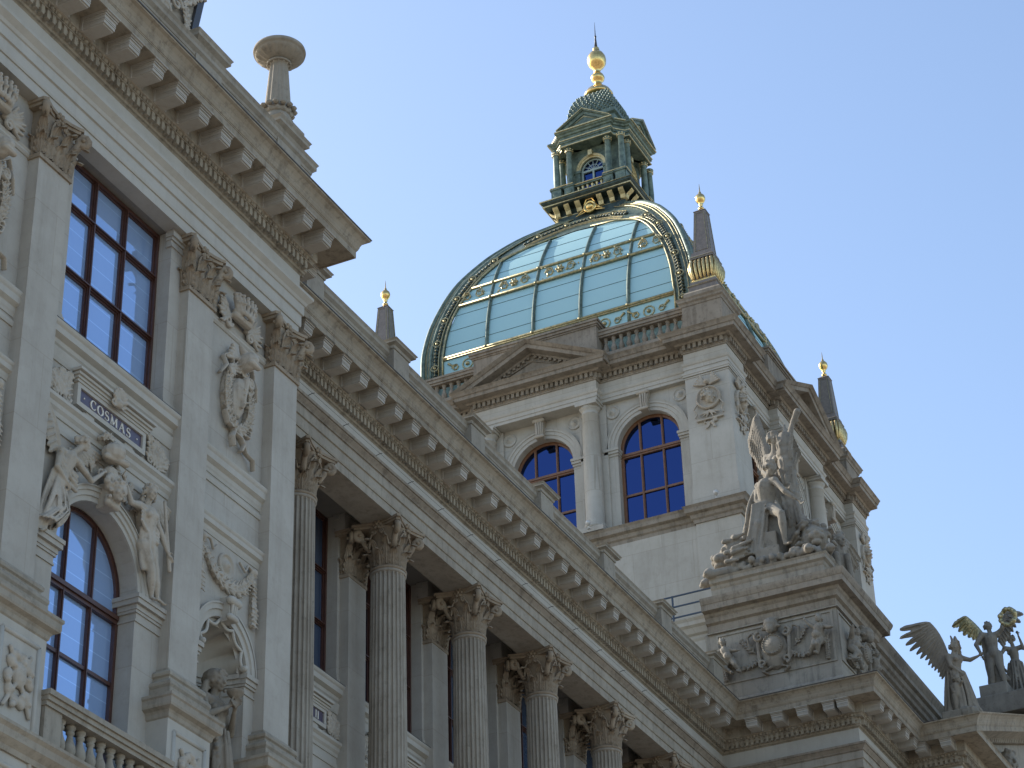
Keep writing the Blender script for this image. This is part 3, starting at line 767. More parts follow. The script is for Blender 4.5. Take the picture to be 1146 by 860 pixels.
# --- window bay (wide bay of the end block; the colonnade bays repeat it behind the columns)
def wide_bay(cu, fr, lo=8.0, mgl=M['glassL'], arch=True, text=None, mfr=M['frame'], relief=True, ztop=ZA0, lower=True):
    """sill, plaque, jambs and arch; returns the wall part"""
    b = PB(); hb = 1.56
    hw = 1.2; zs = 13.85; r = .91
    # lower sheet with arch, upper sheet with square window
    wall_arch(b, cu-hb, cu+hb, lo, 16.87, cu, r, zs, 11.0, .42)
    z0, z1 = 16.87, ztop
    vs = []
    for (a, c) in ((cu-hb, cu-hw), (cu+hw, cu+hb)): b.add([(a, 0, z0), (c, 0, z0), (c, 0, z1), (a, 0, z1)], [(0, 1, 2, 3)])
    for s in (-1, 1): b.add([(cu+s*hw, 0, z0), (cu+s*hw, -.3, z0), (cu+s*hw, -.3, z1), (cu+s*hw, 0, z1)], [(0, 1, 2, 3)])
    fix(b, fr); w = b.part('bay_wall', M['wall'])
    # jamb strips with small caps and feet
    for s in (-1, 1):
        b = PB(); a, c = sorted((cu+s*(hw-.005), cu+s*(hb+.02)))
        b.box((a, -.31, z0+.22), (c, .03, z1-.28))
        for d, e, o in ((z1-.28, z1-.25, .05), (z1-.25, z1-.17, .035), (z1-.17, z1-.12, .06), (z1-.12, z1-.04, .09), (z1-.04, z1, .075)):
            b.box((a-(.001 if s > 0 else 0)-(o*.6 if s > 0 else 0), -.05, d), (c+(o*.6 if s < 0 else 0), o, e+.001))
        b.box((a-(.02 if s > 0 else 0), -.05, z0), (c+(.02 if s < 0 else 0), .055, z0+.171)); b.box((a-.008, -.05, z0+.17), (c+.008, .04, z0+.221))
        fix(b, fr); b.part('jamb', M['wall'], w)
    window_rect(fr, cu-hw+.0, cu+hw-.0, z0+.02, z1-.01, .24, (cu-.37, cu+.37), (18.1, 19.15), mfr, mgl, w)
    # sill course and lower moulding
    b = PB()
    hmould(b, cu-hb, cu+hb, cornice_prof(16.55, 16.87, .17)); hmould(b, cu-hb, cu+hb, [(-.02, 16.36), (.02, 16.37), (.035, 16.42), (.05, 16.5), (.06, 16.55), (-.02, 16.55)])
    fix(b, fr); b.part('sill_course', M['plain'], w); b = PB()
    hmould(b, cu-hb, cu+hb, [(-.02, 15.55), (.03, 15.56), (.04, 15.62), (.07, 15.66), (.075, 15.72), (.12, 15.76), (.12, 15.81), (-.02, 15.82)])
    hmould(b, cu-hb, cu+hb, [(-.02, 15.36), (.02, 15.365), (.03, 15.42), (.03, 15.44), (.01, 15.45), (.01, 15.56), (-.02, 15.56)])
    fix(b, fr); b.part('string_course', M['plain'], w)
    b = PB(); hmould(b, cu-hb, cu+hb, [(-.02, 16.871), (.172, 16.871), (.175, 16.88), (-.02, 16.90)]); fix(b, fr); b.part('lead_flashing', M['lead'], w)
    # plaque in its frame
    b = PB(); pw, pz0, pz1 = .72, 15.98, 16.19
    o = .03
    for (a, c, d, e) in ((-pw-.07, pw+.07, pz0-.07, pz0), (-pw-.07, pw+.07, pz1, pz1+.06), (-pw-.07, -pw, pz0, pz1), (pw, pw+.07, pz0, pz1)): b.box((cu+a, -.02, d), (cu+c, .085, e))
    for k, (z, q) in enumerate(((pz1+.06, .10), (pz1+.10, .12), (pz1+.14, .15), (pz1+.19, .19))):
        b.box((cu-pw-.1-.02*k, -.02, z), (cu+pw+.1+.02*k, q, z+.0405))
    for s in (-1, 1):
        b.box((cu+s*pw*.62-.09, -.02, pz0-.13), (cu+s*pw*.62+.09, .06, pz0-.0705)); b.cap((cu+s*(pw*.8), .04, pz0-.10), (cu+s*(pw*.5), .04, pz0-.10), .02, .02)
    fix(b, fr); p = b.part('plaque_frame', M['plain'], w)
    b = PB(); b.box((cu-pw, -.02, pz0), (cu+pw, .055, pz1)); fix(b, fr); q = b.part('name_plaque', M['plaque'], p)
    b = PB()
    if text == 'COSMAS': 
        tmp = MB(); wd = write(tmp, text, 0, 0, .145, 0, .14, 1.22)
        write(b, text, cu-wd/2, pz0+.034, .145, .056, .14, 1.22); write(b, '.', cu-.63, pz0+.02, .17, .056); write(b, '.', cu+.59, pz0+.02, .17, .056)
    else: write(b, 'II', cu+.45, pz0+.034, .145, .056, .12, 1.1)
    fix(b, fr); b.part('lettering', M['letter'], q)
    # shell on the plaque cornice and leaf sprays beside it
    b = MB(); rnd = random.Random(3)
    for k in range(9):
        a = PI*(.08+.105*k); b.cap((cu, .16, 16.29), (cu+.15*math.cos(a), .20, 16.31+.20*math.sin(a)), .014, .026, seg=6)
    for s in (-1, 1): scroll(b, cu+s*.1, 16.28, .06, 0, 1.2, .02, .17, s)
    b.ball((cu, .17, 16.29), .07); fix(b, fr); b.v = [MI @ v for v in b.v]; carve(b, 'shell_ornament', M['carve'], p, .012, 1)
    for s in (-1, 1):
        b = MB()
        for k in range(4): sprig(b, (cu+s*(1.02+.05*k), 15.86), PI/2-s*.45*(k-1.2)*.6-s*.1, .42-.05*k, .15, .06, 4, rnd)
        scroll(b, cu+s*.95, 15.93, .08, 0, 1.3, .022, .06, s)
        fix(b, fr); b.v = [MI @ v for v in b.v]; carve(b, 'leaf_relief', M['carve'], p, .012, 1)
    # arch ring and imposts
    b = PB(); archivolt(b, cu, zs, r, r+.215, 0, .09, bands=3); fix(b, fr); b.part('archivolt', M['plain'], w)
    for s in (-1, 1):
        b = PB(); a, c = sorted((cu+s*r, cu+s*(hb+.02)))
        dd = -.42
        for d, e, o in ((zs-.36, zs-.33, .02), (zs-.24, zs-.20, .035), (zs-.20, zs-.13, .05), (zs-.13, zs-.06, .095), (zs-.06, zs-.0, .115)):
            b.box((a-(o*.8 if s > 0 else 0), dd+.1, d), (c+(o*.8 if s < 0 else 0), o, e-.0005))
        b.box((a+.003, dd+.12, zs-.34), (c-.003, .015, zs-.01)); fix(b, fr); b.part('impost', M['wall'], w)
    window_arch(fr, cu, r, 11.0, zs, .30, (cu-.30, cu+.30), (12.62,), mfr, mgl, w, trans=13.55)
    return w
bay0 = wide_bay(21.85, fL, text='COSMAS')

# --- narrow bays of the end block
def narrow_bay(cu, fr, first=None):
    hb = .87
    b = PB(); r = .60; zs = 13.78
    wall_arch(b, cu-hb, cu+hb, 8, ZA0, cu, r, zs, 11.2, .03)
    # niche: half-cylinder with a fluted half-dome shell
    n = 16; vs = []; fs = []
    for z in (11.2, zs):
        for i in range(n+1): a = PI*i/n; vs.append((cu+r*math.cos(a), -.03-r*1.0*math.sin(a), z))
    for i in range(n): fs.append((i, i+1, n+2+i, n+1+i))
    b.add(vs, fs, True)
    b.add([(cu-r, -.03, 11.2)]+[(cu+r*math.cos(PI*i/n), -.03-r*math.sin(PI*i/n), 11.2) for i in range(n+1)], [tuple(range(n+2))])
    fix(b, fr); w = b.part('bay_wall', M['wall'])
    b = PB(); vs = []; fs = []; nr, nc = 8, 66
    for j in range(nr+1):
        s = .14+.86*j/nr                      # 0 at the hinge (back, low) to 1 at the rim
        for i in range(nc+1):
            a = PI*i/nc; fl = 1-.20*s*abs(math.sin(a*5.5))**.8
            # rim is the arch; hinge at back centre
            ph = s*PI/2
            rr = r*math.sin(ph)*fl; dp = r*math.cos(ph)
            vs.append((cu+rr*math.cos(a), -.03-dp*.98+.02*s, zs+rr*math.sin(a)*1.0))
    for j in range(nr):
        for i in range(nc): fs.append((j*(nc+1)+i, j*(nc+1)+i+1, (j+1)*(nc+1)+i+1, (j+1)*(nc+1)+i))
    b.add(vs, fs, True)
    P = []
    for i in range(nc+1):
        a = PI*i/nc; q = r*(1-.16*abs(math.sin(a*5.5))**.8); P.append((cu+q*math.cos(a)*.99, .005, zs+q*math.sin(a)*.99))
    b.tube(P, .026, seg=6)
    vs = []; fs = []
    for i in range(25): a = PI*i/24; vs += [(cu+r*.82*math.cos(a), -.06, zs+r*.82*math.sin(a)), (cu+r*1.03*math.cos(a), -.035, zs+r*1.03*math.sin(a))]
    for i in range(24): fs.append((2*i, 2*i+1, 2*i+3, 2*i+2))
    b.add(vs, fs)
    for s in (-1, 1): b.cap((cu+s*r*.9, .0, zs+.06), (cu+s*r*.9, .04, zs+.06), .05, .05)
    fix(b, fr); b.part('scallop_shell', M['plain'], w)
    b = PB(); archivolt(b, cu, zs, r+.01, r+.22, 0, .07, bands=2); keystone(b, cu, 14.32, 14.68, .2, .16)
    fix(b, fr); b.part('archivolt', M['plain'], w)
    b = PB(); mm = [(d, e, o) for d, e, o in ((zs-.30, zs-.27, .02), (zs-.18, zs-.14, .03), (zs-.14, zs-.07, .05), (zs-.07, zs, .08))]
    for s in (-1, 1):
        a, c = sorted((cu+s*r, cu+s*hb))
        for d, e, o in mm: b.box((a-(o*.6 if s > 0 else 0), -.05, d), (c+(o*.6 if s < 0 else 0), o, e-.0005))
    for d, e, o in mm:                      # impost runs round inside the niche
        n = 14; vs = []
        for z in (d, e):
            for q in (r, r-o): 
                for i in range(n+1): a = PI*i/n; vs.append((cu+q*math.cos(a), -.03-q*math.sin(a), z))
        k = n+1; fs = []
        for i in range(n): fs += [(k+i, k+i+1, 3*k+i+1, 3*k+i), (i+k, i+k+1, i+1, i), (2*k+i, 2*k+i+1, 3*k+i+1, 3*k+i)]
        b.add(vs, fs)
    fix(b, fr); b.part('impost', M['wall'], w)
    for z0, z1, d in ((16.50, 16.85, .13), (15.54, 15.79, .11)):
        b = PB(); hmould(b, cu-hb, cu+hb, cornice_prof(z0, z1, d)); fix(b, fr); b.part('string_course', M['plain'], w)
    b = PB(); hmould(b, cu-hb, cu+hb, [(-.02, 16.36), (.02, 16.36), (.03, 16.40), (.03, 16.44), (-.02, 16.45)])
    fix(b, fr); b.part('string_course', M['plain'], w); b = PB()
    hmould(b, cu-hb, cu+hb, [(-.02, 19.04), (.015, 19.04), (.04, 19.07), (.04, 19.10), (.06, 19.13), (-.02, 19.14)])
    fr_ = [(cu-hb+.02, 17.0), (cu+hb-.02, 17.0), (cu+hb-.02, 18.96), (cu-hb+.02, 18.96)]
    fix(b, fr); b.part('string_course', M['plain'], w)
    # coat of arms with helmet, laurel wreath and ribbons
    rnd = random.Random(11)
    b = MB(); c0 = cu+.03
    b.ball((c0, .02, 18.02), (.20, .09, .36)); b.ball((c0, .06, 18.10), (.15, .08, .26))
    for s in (-1, 1):
        P = [(c0+s*(.33*math.sin(t)), 18.0-.52*math.cos(t), 1) for t in [PI*.97*k/8 for k in range(9)]]
        garland(b, P, .085, rnd=rnd)
        ribbon(b, [(c0+s*.12, 18.5), (c0+s*.30, 18.66, .03), (c0+s*.42, 18.55), (c0+s*.40, 18.38, .04), (c0+s*.5, 18.2)], .035)
        ribbon(b, [(c0+s*.05, 17.48), (c0+s*.28, 17.45, .03), (c0+s*.36, 17.62, .02), (c0+s*.2, 17.70)], .04)
        ribbon(b, [(c0+s*.05, 17.45), (c0+s*.16, 17.28, .03), (c0+s*.10, 17.14, .02)], .045)
        scroll(b, c0+s*.24, 18.36, .09, PI/2, 1.3, .035, .08, -s)
    for k in range(7): b.cap((c0+.02*rnd.uniform(-1, 1), .12, 17.82+.085*k), (c0+rnd.uniform(-.12, .12), .15, 17.86+.085*k), .022, .012, seg=6)
    b.cap((c0, .1, 17.86), (c0+.02, .14, 18.3), .045, .04)
    b.ball((c0+.03, .13, 18.62), (.13, .14, .16)); b.cap((c0-.03, .2, 18.56), (c0+.10, .24, 18.50), .05, .035); b.cap((c0, .12, 18.74), (c0-.10, .10, 18.86), .06, .02)
    for k in range(5): b.cap((c0-.08, .06, 18.66), (c0-.22-.03*k, .06, 18.84-.07*k), .04, .025)
    ribbon(b, [(c0-.1, 17.42), (c0+.1, 17.36, .03), (c0+.28, 17.22), (c0+.42, 17.14, .03), (c0+.5, 17.02)], .035)
    b.v = [Vector((v.x, v.y*1.5, v.z)) for v in b.v]; fix(b, fr); b.v = [MI @ v for v in b.v]; carve(b, 'coat_of_arms_relief', M['carve'], w, .012, 1)
    # crown between palm leaves in the capital zone
    b = MB(); zc = 19.42
    for k in range(15):
        t = -PI+2*PI*k/15; b.ball((cu+.20*math.cos(t), .10+.07*math.sin(t), zc), (.05, .03, .05))
    for k in range(8):
        t = -PI*.95+PI*.9*k/7; x = cu+.21*math.cos(t); o = .11-.07*math.sin(t)
        b.cap((x, o, zc), (x+.05*math.cos(t), o, zc+.2), .025, .035); b.ball((x+.06*math.cos(t), o, zc+.26), .035); b.ball((x+.03*math.cos(t), o+.02, zc+.12), .03)
    b.cap((cu-.19, .08, zc-.06), (cu+.19, .08, zc-.06), .06, .06)
    for s in (-1, 1):
        for k in range(6): 
            a = PI/2-s*(.75+.30*k); L = .34+.05*(k % 2)
            b.cap((cu+s*.22, .03, zc-.10), (cu+s*.22+L*math.cos(a), .06, zc-.08+L*math.sin(a)*.9), .03, .022, flat=.7); b.cap((cu+s*.24+L*.5*math.cos(a), .05, zc-.08+L*.5*math.sin(a)), (cu+s*.26+L*.86*math.cos(a+.2), .08, zc-.08+L*.8*math.sin(a+.2)), .03, .02)
        scroll(b, cu+s*.3, zc-.22, .1, 0, 1.4, .03, .06, s)
    b.v = [Vector((v.x, v.y*1.35, v.z)) for v in b.v]; fix(b, fr); b.v = [MI @ v for v in b.v]; carve(b, 'crown_relief', M['carve'], w, .012, 1)
    # festoon under the second course
    b = MB()
    P = [(cu+.66*t, 15.38-.50*(1-t*t)**.9, .55+.55*(1-t*t)) for t in [-1+.2*k for k in range(11)]]
    garland(b, P, .105, rnd=rnd)
    for s in (-1, 1):
        garland(b, [(cu+s*.68, 15.3, .8), (cu+s*.70, 14.9, 1), (cu+s*.70, 14.56, .5)], .085, rnd=rnd)
        b.ball((cu+s*.67, .05, 15.40), .07); ribbon(b, [(cu+s*.3, 15.42), (cu+s*.42, 15.3, .03), (cu+s*.5, 15.44, .02), (cu+s*.62, 15.42)], .03)
    fix(b, fr); b.v = [MI @ v for v in b.v]; carve(b, 'festoon_relief', M['carve'], w, .012, 1)
    b = PB(); disc(b, cu, 15.22, .2, 0); fix(b, fr); b.part('medallion', M['carve'], w)
    return w
nb = narrow_bay(24.85, fL)
copy_tree(nb, museum, Matrix.Translation((-6.0, 0, 0)))

# --- balcony between the pedestals of the wide bay
BALPROF = [(.06, 0), (.06, .03), (.045, .045), (.04, .06), (.06, .10), (.075, .15), (.07, .21), (.045, .28), (.034, .34), (.034, .37), (.05, .39), (.05, .41), (.036, .42), (.055, .455), (.06, .46), (.06, .5)]
b = PB(); z0 = 10.86; zr = 11.56; yb = YL-.17
b.box((20.54, yb-.02, z0-.6), (23.16, YL+.3, z0-.22))
b.sweep([(19.4, YL+.3), (19.4, yb-.02), (24.3, yb-.02), (24.3, YL+.3)], [(-.1, z0-.3), (0, z0-.3), (.02, z0-.24), (.10, z0-.17), (.11, z0-.08), (.15, z0-.04), (.15, z0), (-.1, z0)])
b.box((20.54, yb-.06, zr-.19), (23.16, yb+.24, zr-.13)); b.box((20.53, yb-.09, zr-.13), (23.17, yb+.27, zr-.07)); b.box((20.52, yb-.12, zr-.07), (23.18, yb+.30, zr))
b.box((20.56, yb-.03, z0), (20.90, yb+.2, zr-.19)); b.box((22.80, yb-.03, z0), (23.14, yb+.2, zr-.19)); b.box((20.9, yb-.03, z0), (22.8, yb+.2, z0+.05))
bal = b.part('balcony_balustrade', M['trim'])
def bal_obj(x, y, z, h, rs, mat, par, first=[None]):
    b = PB(); b.lathe([(r*rs, zz*h/.5) for r, zz in BALPROF], c=(x, y, z), seg=10); return b.part('baluster', mat, par)
bb0 = None
for k in range(9):
    x = 21.02+.208*k
    if bb0 is None: bb0 = bal_obj(x, yb+.085, z0+.04, zr-.19-z0-.04, 1.15, M['trim'], bal)
    else: copy_tree(bb0, bal, Matrix.Translation((.208*k, 0, 0)))

# ------------------------------------------------------------------ colonnade
YC = 18.2
def column(first=None, dx=0):
    if first: return copy_tree(first, museum, Matrix.Translation((dx, 0, 0)))
    b = PB(); xc = 29.6; n = 120; vs = []; fs = []; zs_ = [11.4, 13.5, 15.5, 17.0, 18.3, 18.93, 18.97]
    for z in zs_:
        t = (z-11.4)/7.6; r = .355-.045*t**1.6
        for i in range(n):
            a = 2*PI*i/n; ph = (i % 5)
            d = (0, .0, .028, .034, .028)[ph] if z < 18.95 else 0
            vs.append((xc+(r-d)*math.cos(a), YC+(r-d)*math.sin(a), z))
    for k in range(len(zs_)-1):
        for i in range(n): fs.append((k*n+i, k*n+(i+1) % n, (k+1)*n+(i+1) % n, (k+1)*n+i))
    b.add(vs, fs)
    b.lathe([(.31, 18.96), (.335, 18.98), (.335, 19.0), (.315, 19.02), (.3, 19.06)], c=(xc, YC, 0), seg=32)
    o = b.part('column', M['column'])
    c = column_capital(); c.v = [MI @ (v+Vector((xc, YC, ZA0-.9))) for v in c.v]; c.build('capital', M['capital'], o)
    return o
c0 = column()
for k in range(1, 6): column(c0, 3.17*k)
# soffit beam backs, ceiling, wall behind
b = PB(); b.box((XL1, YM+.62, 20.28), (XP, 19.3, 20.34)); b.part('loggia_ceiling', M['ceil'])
fM = F((0, 19.05, 0), (1, 0), (0, -1))
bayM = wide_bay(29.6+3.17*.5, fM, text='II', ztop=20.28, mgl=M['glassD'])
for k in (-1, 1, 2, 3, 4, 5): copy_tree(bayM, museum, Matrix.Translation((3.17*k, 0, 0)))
b = PB(); b.box((29.6-.31, 18.83, 11.3), (29.6+.31, 19.06, 19.05)); b.box((29.6-.02-.4, 18.86, 19.93), (29.6+.42, 19.06, 20.28))
wp = b.part('pilaster', M['wall'])
pcm = pilaster_capital(.31, .2); pcm.v = [MI @ (v+Vector((29.6, 19.05, ZA0-.9))) for v in pcm.v]; pcm.build('capital', M['capital'], wp)
for k in range(-1, 7): 
    if k: copy_tree(wp, museum, Matrix.Translation((3.17*k, 0, 0)))
b = PB(); b.box((XL1, 19.5, 8), (XP, 28, 21.9)); b.part('rear_wing', M['roof'])
# rods of the bird wire on the architrave ledge
wr = PB()
for k in range(15):
    x = 27.9+1.18*k
    wr.tube([(x, YM+.0, 20.66), (x-.02, YM-.25, 20.70), (x-.02, YM-.30, 20.695)], .006, seg=4)
wr.tube([(27.0, YM-.26, 20.70), (45.0, YM-.26, 20.70)], .003, seg=4)
wr.part('bird_wire', M['lead'])
# ------------------------------------------------------------------ corner block of the centre wing: walls, attic with reliefs, platform
b = PB(); b.box((XP, YP, 8), (PX2+8, YP+12, 20.2)); b.box((PX2, PY2, 8), (70, PY2+6, 20.2)); b.box((XP+.3, YP+.3, 20.2), (70, YP+12, 22.02)); b.part('centre_wing_wall', M['wall'])
RX, RY = 48.67, 14.77
b = PB()
b.sweep([(RX, 18.2), (RX, RY), (51.73, RY), (51.73, 16.5)], [(-.5, 22.0), (.02, 22.0), (.02, 22.12), (.0, 22.55), (-.06, 22.62), (-.06, 24.42), (-.5, 24.42)])
b.box((RX+.4, RY+.4, 22.0), (64, 30, 24.9))
att = b.part('attic_block', M['panel'])
b = PB(); b.sweep([(RX+.02, 18.12), (RX+.02, RY+.02), (51.71, RY+.02), (51.71, 15.8)], [(-.4, 24.42), (-.02, 24.42), (-.02, 24.62), (.06, 24.66), (.08, 24.78), (.12, 24.82), (.14, 24.88), (.30, 24.90), (.31, 25.04), (.33, 25.06), (.37, 25.15), (.38, 25.21), (-.4, 25.26)]); b.part('attic_cornice', M['dtrim'], att)
b = PB(); q = [(RX+.35, 18.05), (RX+.35, RY+.35), (51.4, RY+.35), (51.4, 16)]
b.sweep(q, [(-.6, 25.2), (.0, 25.2), (.0, 25.72), (.03, 25.76), (.05, 25.82), (.12, 25.86), (.13, 25.95), (.17, 26.0), (-.6, 26.02)]); b.box((RX+.4, RY+.4, 25.2), (51.6, 18.04, 26.015)); b.part('statue_plinth', M['panel'], att)
b = PB(); b.sweep([(49.0, 21.5), (49.0, 18.1)], [(-.5, 22), (0, 22), (0, 24.45), (.04, 24.5), (.05, 24.58), (.12, 24.62), (.18, 24.75), (.25, 24.8), (.25, 24.9), (.3, 24.97), (-.5, 25.0)]); b.part('attic_wing', M['ashlar'], att)
# attic further right, set back
b = PB(); q = [(51.8, 17), (51.8, 15.1), (66, 15.1)]
b.sweep(q, [(-.4, 22.0), (0, 22.0), (0, 24.2), (-.4, 24.2)]); 
o = b.part('attic_wall', M['plain'], att)
b = PB(); b.sweep(q, [(-.3, 24.2), (.03, 24.2), (.05, 24.32), (.12, 24.36), (.14, 24.45), (.2, 24.5), (.22, 24.62), (.30, 24.66), (.30, 24.78), (.38, 24.92), (.40, 25.0), (-.3, 25.05)]); b.sweep(q, [(-.1, 23.52), (.02, 23.52), (.02, 23.56), (-.1, 23.56)]); b.part('attic_cornice', M['dtrim'], att)
# ashlar joints of the attic block above the relief
b = PB()
for z in (24.40,): b.sweep([(RX+.02, 18.12), (RX+.02, RY+.02), (51.71, RY+.02)], [(-.1, z-.02), (.035, z-.02), (.035, z+.004), (-.1, z+.004)])
b.part('string_course', M['panel'], att)

# ------------------------------------------------------------------ figures: everything below builds carved stone people
def head(b, c, face, h, hair='short', rnd=random, tilt=0):
    """h = head height; face = viewing direction (unit vector)"""
    f = Vector(face).normalized(); s = f.cross(Vector((0,0,1))).normalized(); u = s.cross(f); c = Vector(c)
    P = lambda a, d, e: c + s*a*h + f*d*h + u*e*h
    rot = Matrix((s, f, u)).transposed().to_4x4()
    b.ball(P(0, -.03, .10), (.36*h, .43*h, .40*h), mtx=rot); b.ball(P(0, .08, -.15), (.27*h, .30*h, .33*h), mtx=rot)
    b.ball(P(0, .25, -.40), .11*h)                                            # chin
    b.cap(P(0, .36, .06), P(0, .47, -.12), .045*h, .075*h, seg=6)             # nose
    for q in (-1, 1):
        b.cap(P(q*.05, .36, .10), P(q*.22, .30, .11), .05*h, .04*h, seg=6)    # brow
        b.ball(P(q*.14, .335, .015), .055*h, seg=8)                           # eye
        b.ball(P(q*.17, .26, -.12), .11*h)                                    # cheek
        b.ball(P(q*.36, -.02, -.02), (.05*h, .09*h, .12*h), mtx=rot)          # ear
    b.cap(P(-.08, .385, -.235), P(.08, .385, -.235), .032*h, .032*h, seg=6); b.cap(P(-.06, .375, -.29), P(.06, .375, -.29), .036*h, .036*h, seg=6)
    if hair:
        k = 46 if hair != 'long' else 70
        for i in range(k):
            a = rnd.uniform(0, 2*PI); e = rnd.uniform(-.15 if hair != 'long' else -.6, .52)
            x, y = math.cos(a), math.sin(a)
            if y > .25 and e < .28: continue
            rr = .40*math.sqrt(max(.1, 1-(max(0, e-.08)/.48)**2))
            b.ball(P(x*rr, y*rr*1.05-.03, e), h*rnd.uniform(.07, .115), seg=6, rings=4)
        if hair == 'bun': b.ball(P(0, -.46, .18), .16*h)
def hand(b, wrist, d, h, curl=.5, n=None):
    """palm with four unequal fingers and a thumb; h = head height"""
    d = Vector(d).normalized(); n = Vector(n) if n else (d.cross(Vector((0,0,1))) if abs(d.z) < .9 else Vector((1,0,0))); n.normalize(); s = d.cross(n).normalized()
    w = Vector(wrist); pal = w+d*.36*h
    b.cap(w, pal, .085*h, .13*h, seg=8, flat=.6)
    for i, L in enumerate((.34, .40, .37, .28)):
        r = pal+s*(i-1.5)*.085*h; a = curl*.8
        p1 = r+(d*math.cos(a)+n*math.sin(a))*L*.5*h; p2 = p1+(d*math.cos(a*2.2)+n*math.sin(a*2.2))*L*.5*h
        b.cap(r, p1, .042*h, .038*h, seg=6); b.cap(p1, p2, .038*h, .03*h, seg=6)
    t0 = w+d*.12*h-s*.10*h; t1 = t0+(d*.6-s*.7+n*.3)*.2*h; b.cap(t0, t1, .05*h, .042*h, seg=6); b.cap(t1, t1+(d*.9-s*.1+n*.4)*.16*h, .042*h, .034*h, seg=6)
def human(b, J, H, face, hair='short', rnd=random, bulk=1.0, hands=True, female=False, nude=True):
    """J: joints in world units (pelvis, chest, neck, head, shL/R, elL/R, wrL/R, hipL/R, knL/R, anL/R, toL/R); H = standing height"""
    h = H/7.5; V = {k: Vector(v) for k, v in J.items()}; k = h*bulk
    b.cap(V['pelvis'], V['pelvis'].lerp(V['chest'], .45), .62*k*.92, .50*k, seg=12, flat=.8)
    b.cap(V['pelvis'].lerp(V['chest'], .4), V['chest'], .50*k, .66*k, seg=12, flat=.78)
    b.cap(V['chest'], V['neck'], .55*k, .22*k, seg=12, flat=.85)
    if female:
        f = Vector(face).normalized(); s = f.cross(Vector((0,0,1))).normalized()
        for q in (-1, 1): b.ball(V['chest']+f*.42*k+s*q*.27*k, .23*k)
    b.cap(V['neck'], V['head']-Vector((0,0,.2*h)), .23*h, .2*h)
    head(b, V['head'], face, h, hair, rnd)
    for s in 'LR':
        b.cap(V['chest'].lerp(V['neck'], .5), V['sh'+s], .3*k, .27*k)
        b.ball(V['sh'+s], .28*k); b.cap(V['sh'+s], V['el'+s], .24*k, .175*k); b.cap(V['el'+s], V['wr'+s], .185*k, .11*k)
        d = V['wr'+s]-V['el'+s]
        if hands: hand(b, V['wr'+s], d, h)
        b.cap(V['hip'+s], V['kn'+s], .42*k, .26*k, seg=10); b.cap(V['kn'+s], V['kn'+s].lerp(V['an'+s], .35), .25*k, .27*k); b.cap(V['kn'+s].lerp(V['an'+s], .3), V['an'+s], .26*k, .14*k)
        b.cap(V['an'+s]-Vector((0,0,.05*h)), V['to'+s], .14*h, .10*h, flat=.8)
        for q in range(4):
            td = (V['to'+s]-V['an'+s]); td.z = 0
            if td.length > 0: td.normalize(); sd = Vector((-td.y, td.x, 0)); b.cap(V['to'+s]+sd*(q-1.5)*.06*h, V['to'+s]+sd*(q-1.5)*.07*h+td*.13*h, .045*h, .04*h, seg=6)
def fold(b, p0, p1, r0, r1, sag, rnd, n=5):
    p0 = Vector(p0); p1 = Vector(p1); pts = []; off = Vector((rnd.uniform(-1, 1), rnd.uniform(-1, 1), 0))*sag
    for i in range(n+1): t = i/n; pts.append(p0.lerp(p1, t)+off*math.sin(PI*t)+Vector((0,0,-abs(sag)*.6*math.sin(PI*t))))
    for i in range(n): b.cap(pts[i], pts[i+1], r0+(r1-r0)*i/n, r0+(r1-r0)*(i+1)/n, seg=6)
def drape(b, J, H, n, r, rnd, low=True):
    """thin pleats over torso and legs of a clothed figure"""
    V = {k: Vector(v) for k, v in J.items()}; an = (V['anL']+V['anR'])/2; kn = (V['knL']+V['knR'])/2
    for i in range(n):
        a = 2*PI*i/n+rnd.uniform(-.15, .15); c, s_ = math.cos(a), math.sin(a)
        p0 = V['chest']+Vector((c*.052*H, s_*.042*H, .03*H)); p1 = V['pelvis']+Vector((c*.068*H, s_*.055*H, 0)); p2 = kn+Vector((c*.085*H, s_*.07*H, 0)); p3 = an+Vector((c*.11*H, s_*.09*H, .02*H))
        fold(b, p0, p1, r*.7, r, r*1.2, rnd, 3)
        if low: fold(b, p1, p2, r, r*1.2, r*2, rnd, 3); fold(b, p2, p3, r*1.1, r*1.5, r*2, rnd, 3)
    b.tube([V['pelvis'].lerp(V['chest'], .35)+Vector((math.cos(t)*.062*H, math.sin(t)*.05*H, 0)) for t in [j*PI/5 for j in range(10)]], r*.9, seg=6, closed=True)
def skirt(b, top, bot, rt_, rb_, nf, fr, rnd, sx=1.0, core=True, fwd=(1, 0)):
    """draped cloth: a cone of hanging folds from ring top to ring bot"""
    top = Vector(top); bot = Vector(bot)
    if core: b.cap(top, bot, rt_*.85, rb_*.82, seg=12)
    for i in range(nf):
        a = 2*PI*i/nf+rnd.uniform(-.1, .1)
        d = Vector((math.cos(a)*fwd[0]-math.sin(a)*sx*fwd[1], math.cos(a)*fwd[1]+math.sin(a)*sx*fwd[0], 0))
        fold(b, top+d*rt_, bot+d*rb_*rnd.uniform(.92, 1.1), fr*.6, fr*rnd.uniform(.9, 1.5), rb_*.12, rnd)
